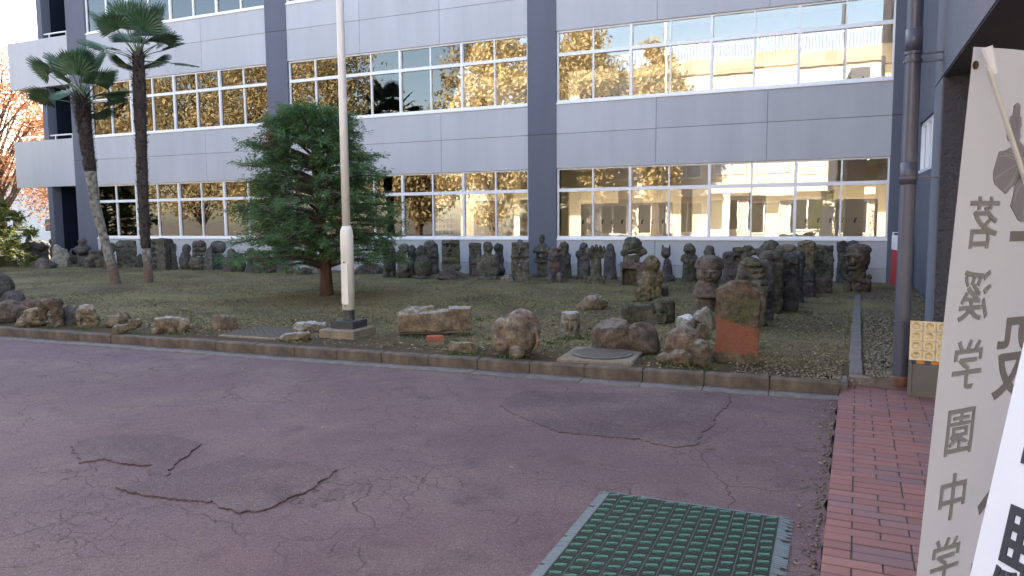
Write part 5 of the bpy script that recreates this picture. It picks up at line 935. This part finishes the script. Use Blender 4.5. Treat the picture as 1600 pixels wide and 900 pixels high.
# palms: fan leaves are single parts, shaggy old leaf bases clothe the upper trunk
M['palm_leaf'] = plain('palm_leaf', (0.046, 0.098, 0.048), 0.45, 0, 0.4, 5, 40, 0.0); M['palm_stalk'] = plain('palm_stalk', (0.07, 0.11, 0.035), 0.5)
M['fibre'] = plain('palm_fibre', (0.048, 0.036, 0.031), 0.95, 0, 0.5, 18, 50, 1.0); M['palm_bark'] = plain('palm_bark', (0.17, 0.155, 0.13), 0.95, 0, 0.75, 11, 40, 1.0); M['palm_foot'] = plain('palm_foot', (0.125, 0.085, 0.062), 0.95, 0, 0.3, 14, 40, 0.8)
def fan(seed, pet=.75, rad=.58, droop=.25):
    rs = np.random.RandomState(seed); v, f = [], []; nseg = 34
    for k in range(nseg):
        a = (k / (nseg - 1) - .5) * R(205); L_ = rad * (1 - .22 * abs(k / (nseg - 1) - .5) * 2) * rs.uniform(.92, 1.05); w = rad * .045; zf = .012 * (1 if k % 2 else -1)
        b = len(v); ca, sa = math.cos(a), math.sin(a); px2, py2 = -sa, ca
        for t_, ww in ((0.02, .25), (.5, 1.0), (.78, .75), (1.0, .06)):
            x, y = ca * L_ * t_, sa * L_ * t_; z = -droop * (t_ ** 2.2) * L_ * (.6 + .6 * abs(math.sin(a))) + .10 * abs(math.sin(a)) * L_ * t_
            for sgn in (-1, 0, 1): v.append((pet + x + sgn * px2 * w * ww, y + sgn * py2 * w * ww, z + (zf if sgn == 0 else 0)))
        for i in range(3):
            for j in range(2): f.append((b + i * 3 + j, b + i * 3 + j + 1, b + i * 3 + j + 4, b + i * 3 + j + 3))
    st_ = MB().tube([(0, 0, 0), (pet * .5, 0, .02), (pet + .05, 0, 0)], [.016, .011, .008], 6); return mesh('frond', v, f, M['palm_leaf']), st_.m('stalk', M['palm_stalk'])
FANS = [fan(i, p_, r_, d_) for i, (p_, r_, d_) in enumerate(((.72, .56, .06), (.88, .55, .16), (.60, .56, .02)))]
def palm(name, label, base, path, rads, shag_from, fr, seed):
    rs = random.Random(seed); root = empty(name, base); tag(root, label, 'palm tree', 'palms on the lawn')
    n0 = int(len(path) * .5)
    fine = []; rr_ = []
    for i in range(len(path) - 1):
        for k in range(6): t_ = k / 6; fine.append(Vector(path[i]).lerp(Vector(path[i + 1]), t_)); rr_.append((rads[i] * (1 - t_) + rads[i + 1] * t_) * rs.uniform(.93, 1.07))
    fine.append(Vector(path[-1])); rr_.append(rads[-1]); cut = next(i for i, q in enumerate(fine) if q.z >= shag_from)
    ft_ = next(i for i, q in enumerate(fine) if q.z >= .42)
    add('trunk_foot', MB().tube(fine[:ft_ + 1], rr_[:ft_ + 1], 12).m('trunk_foot', M['palm_foot'], True), root)
    add('lower_trunk', MB().tube(fine[ft_:cut + 1], [r_ * .98 for r_ in rr_[ft_:cut + 1]], 12).m('lower_trunk', M['palm_bark'], True), root); add('upper_trunk', MB().tube(fine[cut:], rr_[cut:], 12).m('upper_trunk', M['fibre'], True), root)
    sh = MB()
    for _ in range(900):
        i = rs.randrange(cut, len(fine) - 1); q = fine[i].lerp(fine[i + 1], rs.random()); a = rs.uniform(0, 6.283); d = Vector((math.cos(a), math.sin(a), 0)); s_ = Vector((-d.y, d.x, 0)); r_ = rr_[i]; topn = max(0, (q.z - fine[-1].z + .9) / .9)
        L_ = rs.uniform(.07, .17) + .12 * topn; o = q + d * r_ * .93; tip = o + d * L_ * (.45 + .4 * topn) + Vector((0, 0, L_ * rs.uniform(-.3, .9))); w = rs.uniform(.012, .03)
        sh.raw([o + s_ * w, o - s_ * w, tip - s_ * w * .3, tip + s_ * w * .3, o + Vector((0, 0, -.02)) - d * .02], [(0, 1, 2, 3), (1, 0, 4)])
    tag(add('old_leaf_bases', sh.m('old_leaf_bases', M['fibre']), root), kind='stuff')
    top = fine[-1]
    for k in range(fr):
        az = k * 2.399 + rs.uniform(-.25, .25); el = R(82 - 84 * (k / (fr - 1)) ** .9 + rs.uniform(-7, 7)); fm, sm = FANS[k % 3]; s_ = rs.uniform(.9, 1.12)
        o = add('stalk', sm, root, top + Vector((0, 0, -.25 * k / fr)), (rs.uniform(-.3, .3), -el, az)); o.rotation_mode = 'XYZ'; o.scale = (s_, s_, s_)
        l_ = add('leaf', fm, o); l_.rotation_euler = (rs.uniform(-.5, .5), 0, 0)
pa = (-8.752, -5.615, 0.01587, 0.858); pb = (-9.056, -6.267, 0.01544, 0.893)
palm('palm_tree', 'taller upright palm with shaggy dark trunk and fan leaves', (pa[0], pa[1], 0.12), [(0, 0, -.1), (-.02, 0, .5), (-.08, .02, 1.3), (-.06, .02, 2.6), (0, 0, 3.7), (.02, 0, 4.7), (.05, 0, 5.62)], [.12, .10, .115, .125, .13, .145, .125], .85, 18, 3)
palm('palm_tree', 'shorter leaning palm with pale lower trunk left of the taller one', (pb[0], pb[1], 0.12), [(0, 0, -.1), (-.08, -.05, .5), (-.20, -.12, 1.2), (-.34, -.2, 2.0), (-.40, -.22, 2.9), (-.46, -.25, 3.7), (-.50, -.26, 4.5)], [.13, .11, .105, .11, .125, .15, .13], 2.7, 15, 4)
for px2, py2, r2, nm in ((pa[0], pa[1], 1, ''),): pass

# ------------------------------------------------------------------ behind the camera: what the windows mirror
RG = 'sunlit trees behind the camera mirrored in the windows'
for i, (x, y, H, R_, lab) in enumerate(((-8.6, -30.0, 15.5, 3.1, 'round-headed tree mirrored in the window just right of the middle column'), (-3.2, -29.0, 13.4, 2.0, 'slim tree mirrored upstairs in the second pair of panes right of the middle column'),
        (-15.8, -31.0, 17.5, 4.0, 'tall tree mirrored in the panes just left of the middle column'), (-22.5, -32.0, 10.5, 3.4, 'lower tree mirrored under open sky between flagpole and middle column'), (-30.0, -31.0, 18.0, 5.2, 'tall tree mirrored in the windows right of the flagpole'), (-38.0, -32.0, 18.0, 5.5, 'broad tree mirrored in the windows behind the flagpole'),
        (-46.5, -33.0, 19.0, 6.0, 'broad tree mirrored in the windows right of the taller palm'), (-55.5, -32.5, 18.5, 6.0, 'broad tree mirrored in the windows between the palms'), (-65.0, -34.0, 19.0, 6.0, 'farthest tree mirrored in the leftmost windows'))):
    leafy('mirrored_tree', lab, (x, y, 0), H, R_, 1.5 if i > 1 else 3.0, 150, 95, 'golden', 40 + i, .36, RG, .3, 'tree', .7)
for i, (x, y, H, R_, lab) in enumerate(((7.6, -27.6, 3.2, 1.5, 'round bush mirrored in the ground floor window at far right'), (11.0, -27.9, 3.0, 1.3, 'rounder bush mirrored beside the downpipe'), (-9.0, -28.0, 2.4, 1.6, 'low bush mirrored in the ground floor window near the column'))):
    leafy('mirrored_bush', lab, (x, y, 0), H, R_, .2, 40, 60, 'shrub', 70 + i, .16, 'bushes behind the camera', .08, 'bush', .8)
M['cream_wall'] = plain('cream_render', (0.60, 0.55, 0.48), 0.8, 0, 0.05); M['tan_band'] = plain('tan_band', (0.38, 0.335, 0.275), 0.8, 0, 0.05); M['blue_pane'] = plain('curtained_pane', (0.40, 0.46, 0.55), 0.25, 0, 0.1)
ob = empty('opposite_building', (6, -33, 0)); tag(ob, 'cream three-storey building with white roof railing mirrored in the right-hand windows', 'building')
wadd('wall', MB().box(-10, 24, -42, -33, 0, 11.4).m('wall', M['cream_wall']), ob); wadd('fascia', MB().box(-10.2, 24.2, -42, -32.8, 11.41, 12.3).m('fascia', M['tan_band']), ob)
wadd('canopy', MB().box(-9, 24, -32.86, -31.9, 3.25, 3.9).m('canopy', M['cream_wall']), ob)
rl = MB().box(-10, 24, -32.95, -32.88, 13.35, 13.45)
for k in range(170): rl.box(-10 + k * .2, -9.93 + k * .2, -32.94, -32.89, 12.31, 13.35)
wadd('roof_railing', rl.m('roof_railing', M['alu']), ob)
for x in np.arange(-8, 23, 2.6):
    for z0, z1 in ((8.2, 10.1), (4.5, 6.3), (0.7, 2.9)):
        w_ = wadd('window', MB().box(x, x + 2.1, -32.97, -32.9, z0, z1).m('window', M['alu']), ob)
        for k in range(2): wadd('pane', MB().box(x + .1 + k * 1.0, x + 1.0 + k * 1.0, -32.9, -32.88, z0 + .12, z1 - .12).m('pane', M['blue_pane'] if z0 > 3 else M['dark_pane']), w_)
for k in range(4): wadd('pillar', MB().box(-8 + k * 9, -7.6 + k * 9, -32.3, -31.95, 0, 3.19).m('pillar', M['alu']), ob)
# pale house far behind at the left
M['house'] = plain('pale_house', (0.68, 0.66, 0.64), 0.8, 0, 0.04)
fh = empty('far_house', (-46, 22, 0)); tag(fh, 'pale house far behind below the left balcony', 'house')
wadd('wall', MB().box(-62, -38, 22, 32, 0, 5.6).m('wall', M['house']), fh); wadd('roof', MB().raw([(-62.4, 21.6, 5.61), (-37.6, 21.6, 5.61), (-37.6, 32.4, 5.61), (-62.4, 32.4, 5.61), (-62.4, 27, 7.2), (-37.6, 27, 7.2)], [(0, 1, 5, 4), (2, 3, 4, 5), (0, 4, 3), (1, 2, 5), (3, 2, 1, 0)]).m('roof', M['tan_band']), fh)
for x in (-60, -56, -52, -48, -44, -41):
    w_ = wadd('window', MB().box(x, x + 1.4, 21.93, 22.01, 1.0, 2.2).m('window', M['alu']), fh); wadd('pane', MB().box(x + .1, x + 1.3, 21.91, 21.929, 1.1, 2.1).m('pane', M['dark_pane']), w_)

# ------------------------------------------------------------------ litter, moss tufts and gravel
M['litter'] = leaf_mat('leaf_litter', [(0.26, 0.205, 0.10), (0.16, 0.125, 0.06), (0.20, 0.175, 0.075), (0.09, 0.07, 0.04), (0.33, 0.275, 0.155), (0.13, 0.11, 0.045)], .9, 0); M['grass'] = leaf_mat('grass_blades', [(0.055, 0.09, 0.025), (0.09, 0.13, 0.035), (0.075, 0.10, 0.03), (0.13, 0.13, 0.045)], .7, .2)
M['gravel'] = leaf_mat('gravel_stones', [(0.14, 0.118, 0.078), (0.20, 0.17, 0.115), (0.09, 0.075, 0.052), (0.26, 0.225, 0.165)], .9, 0)
def lawn_z(x, y):
    y0 = -11.74 + KA * (x - 2.0) + .13; j = (y - y0) / (0.3 - y0); z = 0.12 + 0.03 * j + 0.02 * np.sin(x * .9 + y * .7) * np.sin(y * .8 - x * .3)
    return z + 0.07 * np.exp(-((x + 2.4) ** 2 + (y + 6.9) ** 2) / 1.2) + 0.06 * np.exp(-((x + 8.9) ** 2 + (y + 5.9) ** 2) / 2.0)
def scatter(n_, seed, dens):
    rs = np.random.RandomState(seed); x = rs.uniform(-22, 7.0, n_ * 4); y = rs.uniform(-11.5, -.2, n_ * 4); k = rs.uniform(size=n_ * 4) < dens(x, y); x, y = x[k][:n_], y[k][:n_]; return x, y, rs
def near_w(x, y): return np.clip((13.0 / np.hypot(x - 6.46, y + 18.77)) ** 2, .12, 1)
x, y, rs = scatter(110000, 1, lambda a, b: near_w(a, b) * np.clip(.35 + .65 * (np.sin(a * 1.1 + b * .6) * np.sin(b * 1.3 - a * .5) > -.3), 0, 1) * np.clip((b + 11.6) / 1.2 + .25, .2, 1))
n_ = len(x); v, q = cards(np.stack([x, y, lawn_z(x, y) + rs.uniform(.003, .014, n_)], 1), unit(rs.normal(size=(n_, 3)) * np.array([1, 1, .22])), rs.normal(size=(n_, 3)) * .35 + np.array([0, 0, 1]), rs.uniform(.02, .055, n_), rs.uniform(.010, .026, n_))
tag(add('leaf_litter', fast_mesh('leaf_litter', v, q, M['litter'])), 'dry leaf litter strewn over the shaded lawn', 'leaf litter', kind='stuff')
x, y, rs = scatter(26000, 2, lambda a, b: near_w(a, b) * (np.sin(a * .9 - b * .8 + 1) + np.sin(b * 1.7 + a * .35) + np.sin(a * 2.3) * .6 > .75) * np.clip((b + 11.9) / .8, .15, 1))
n_ = len(x); v, q = cards(np.stack([x, y, lawn_z(x, y) - .004], 1), unit(rs.normal(size=(n_, 3)) * np.array([.6, .6, .2]) + np.array([0, 0, .55])), rs.normal(size=(n_, 3)), rs.uniform(.025, .06, n_), rs.uniform(.005, .010, n_))
tag(add('grass', fast_mesh('grass', v, q, M['grass'])), 'thin green grass and moss growing in patches on the lawn', 'grass', kind='stuff')
WEED = [(-4.903, -10.855), (-4.030, -10.846), (-3.099, -10.870), (-4.392, -10.901), (-2.259, -10.501), (-0.275, -9.997), (0.514, -10.036), (2.298, -10.756), (2.713, -10.409), (2.860, -10.503), (3.535, -10.490), (3.596, -10.281), (3.566, -9.468), (3.789, -9.764), (3.809, -10.059), (3.993, -9.942), (4.290, -10.074), (4.548, -10.297), (4.665, -10.341), (4.772, -10.387), (5.319, -9.603), (5.182, -8.111), (4.779, -9.753), (1.810, -8.629), (1.728, -8.802), (0.535, -8.781), (6.701, -2.124), (5.856, -9.945), (7.057, -7.440), (-3.802, -0.714), (7.589, 0.727)]
rs = np.random.RandomState(5); cen, dr = [], []
for (wx, wy) in WEED:
    k = rs.randint(18, 46); c = np.stack([wx + rs.normal(size=k) * .05, wy + rs.normal(size=k) * .04, np.full(k, .112)], 1); cen.append(c); dr.append(unit(rs.normal(size=(k, 3)) * np.array([.8, .8, .2]) + np.array([0, 0, .5])))
for (bx_, by_, bs2, brz, pr_) in BASES:                              # green growth hugging the feet of the stones
    hw = max(abs(b_[0]) + b_[3] * .6 for f_, k_, b_ in pr_ if k_ > 0) * bs2
    for _ in range(rs.randint(1, 5)):
        k = rs.randint(8, 26); ox = rs.uniform(-1, 1) * hw; oy = rs.uniform(-.10, .02)
        c = np.stack([bx_ + ox * math.cos(brz) - oy * math.sin(brz) + rs.normal(size=k) * .05, by_ + ox * math.sin(brz) + oy * math.cos(brz) + rs.normal(size=k) * .03, np.full(k, .118)], 1); cen.append(c); dr.append(unit(rs.normal(size=(k, 3)) * np.array([.8, .8, .2]) + np.array([0, 0, .5])))
cen = np.concatenate(cen); dr = np.concatenate(dr); n_ = len(cen); v, q = cards(cen, dr, rs.normal(size=(n_, 3)) + np.array([0, 0, .5]), rs.uniform(.03, .09, n_), rs.uniform(.010, .024, n_))
tag(add('weeds', fast_mesh('weeds', v, q, M['grass'])), 'small green weeds between the stones near the kerb', 'weeds', kind='stuff')
# gravel on the strip by the wing, crumbs in the gutter and along the brick edge
rs = np.random.RandomState(8); gx, gy, gz, gr = [], [], [], []
k = 5200; yy = -11.45 + rs.uniform(0, 1, k) ** 1.6 * 10.8; xx = 6.93 + .05 * (yy + 11.45) + rs.uniform(0, 1, k) * (.55 + .06 * (yy + 11.4)); gx.append(xx); gy.append(yy); gz.append(np.full(k, .125)); gr.append(rs.uniform(.010, .026, k))
k = 2600; yy = -11.5 + rs.uniform(0, 1, k) ** 1.3 * 6.0; xx = 6.72 + .05 * (yy + 11.45) - rs.uniform(0, 1, k) ** 1.4 * 1.0; gx.append(xx); gy.append(yy); gz.append(np.full(k, .122)); gr.append(rs.uniform(.008, .020, k))
k = 420; xx = rs.uniform(-5, 6.6, k); gx.append(xx); gy.append(-11.74 + KA * (xx - 2) - .02 - rs.exponential(.05, k)); gz.append(np.full(k, .012)); gr.append(rs.uniform(.004, .012, k))
k = 260; yy = rs.uniform(-15.8, -11.5, k); gx.append(6.70 + .048 * (yy + 11.2) - rs.exponential(.035, k)); gy.append(yy); gz.append(np.full(k, .002)); gr.append(rs.uniform(.004, .014, k))
k = 500; gx.append(rs.uniform(0, 6.5, k)); gy.append(rs.uniform(-16.5, -12, k)); gz.append(np.full(k, .001)); gr.append(rs.uniform(.0015, .005, k))
gx, gy, gz, gr = map(np.concatenate, (gx, gy, gz, gr)); keep = ~((gx > 6.75 + .048 * (gy + 11.2)) & (gy < -11.25) & (gz > .05)); gx, gy, gz, gr = gx[keep], gy[keep], gz[keep], gr[keep]
oc = np.array([(1, 0, 0), (-1, 0, 0), (0, 1, 0), (0, -1, 0), (0, 0, 1), (0, 0, -.6)], float); of = np.array([(0, 2, 4), (2, 1, 4), (1, 3, 4), (3, 0, 4), (2, 0, 5), (1, 2, 5), (3, 1, 5), (0, 3, 5)])
n_ = len(gx); vv = oc[None] * (gr[:, None, None] * rs.uniform(.6, 1.25, (n_, 6, 1)) * np.array([1, 1, .7])); an = rs.uniform(0, 6.28, n_); ca, sa = np.cos(an)[:, None], np.sin(an)[:, None]
v = np.stack([vv[..., 0] * ca - vv[..., 1] * sa + gx[:, None], vv[..., 0] * sa + vv[..., 1] * ca + gy[:, None], vv[..., 2] + (gz + gr * .3)[:, None]], 2).reshape(-1, 3); q = (of[None] + (np.arange(n_) * 6)[:, None, None]).reshape(-1, 3)
tag(add('gravel', fast_mesh('gravel', v, q, M['gravel'])), 'loose gravel along the wing wall and kerb foot', 'gravel', kind='stuff')

# a few fallen leaves and pine needles on the asphalt
rs = np.random.RandomState(15); n_ = 130; x = rs.uniform(-1, 6.6, n_); y = -12.0 - rs.uniform(0, 1, n_) ** 1.3 * 4.6; x[:45] = 6.62 - rs.exponential(.12, 45); y[45:75] = -11.98 - rs.exponential(.12, 30)
ln = rs.uniform(.02, .055, n_); wd = ln * rs.uniform(.3, .6, n_); wd[100:] = .003; ln[100:] = rs.uniform(.08, .16, 30)
v, q = cards(np.stack([x, y, np.full(n_, .016)], 1), unit(rs.normal(size=(n_, 3)) * np.array([1, 1, .08])), rs.normal(size=(n_, 3)) * .15 + np.array([0, 0, 1]), ln, wd)
tag(add('fallen_leaves', fast_mesh('fallen_leaves', v, q, M['litter'])), 'scattered dry leaves and needles lying on the asphalt', 'fallen leaves', kind='stuff')
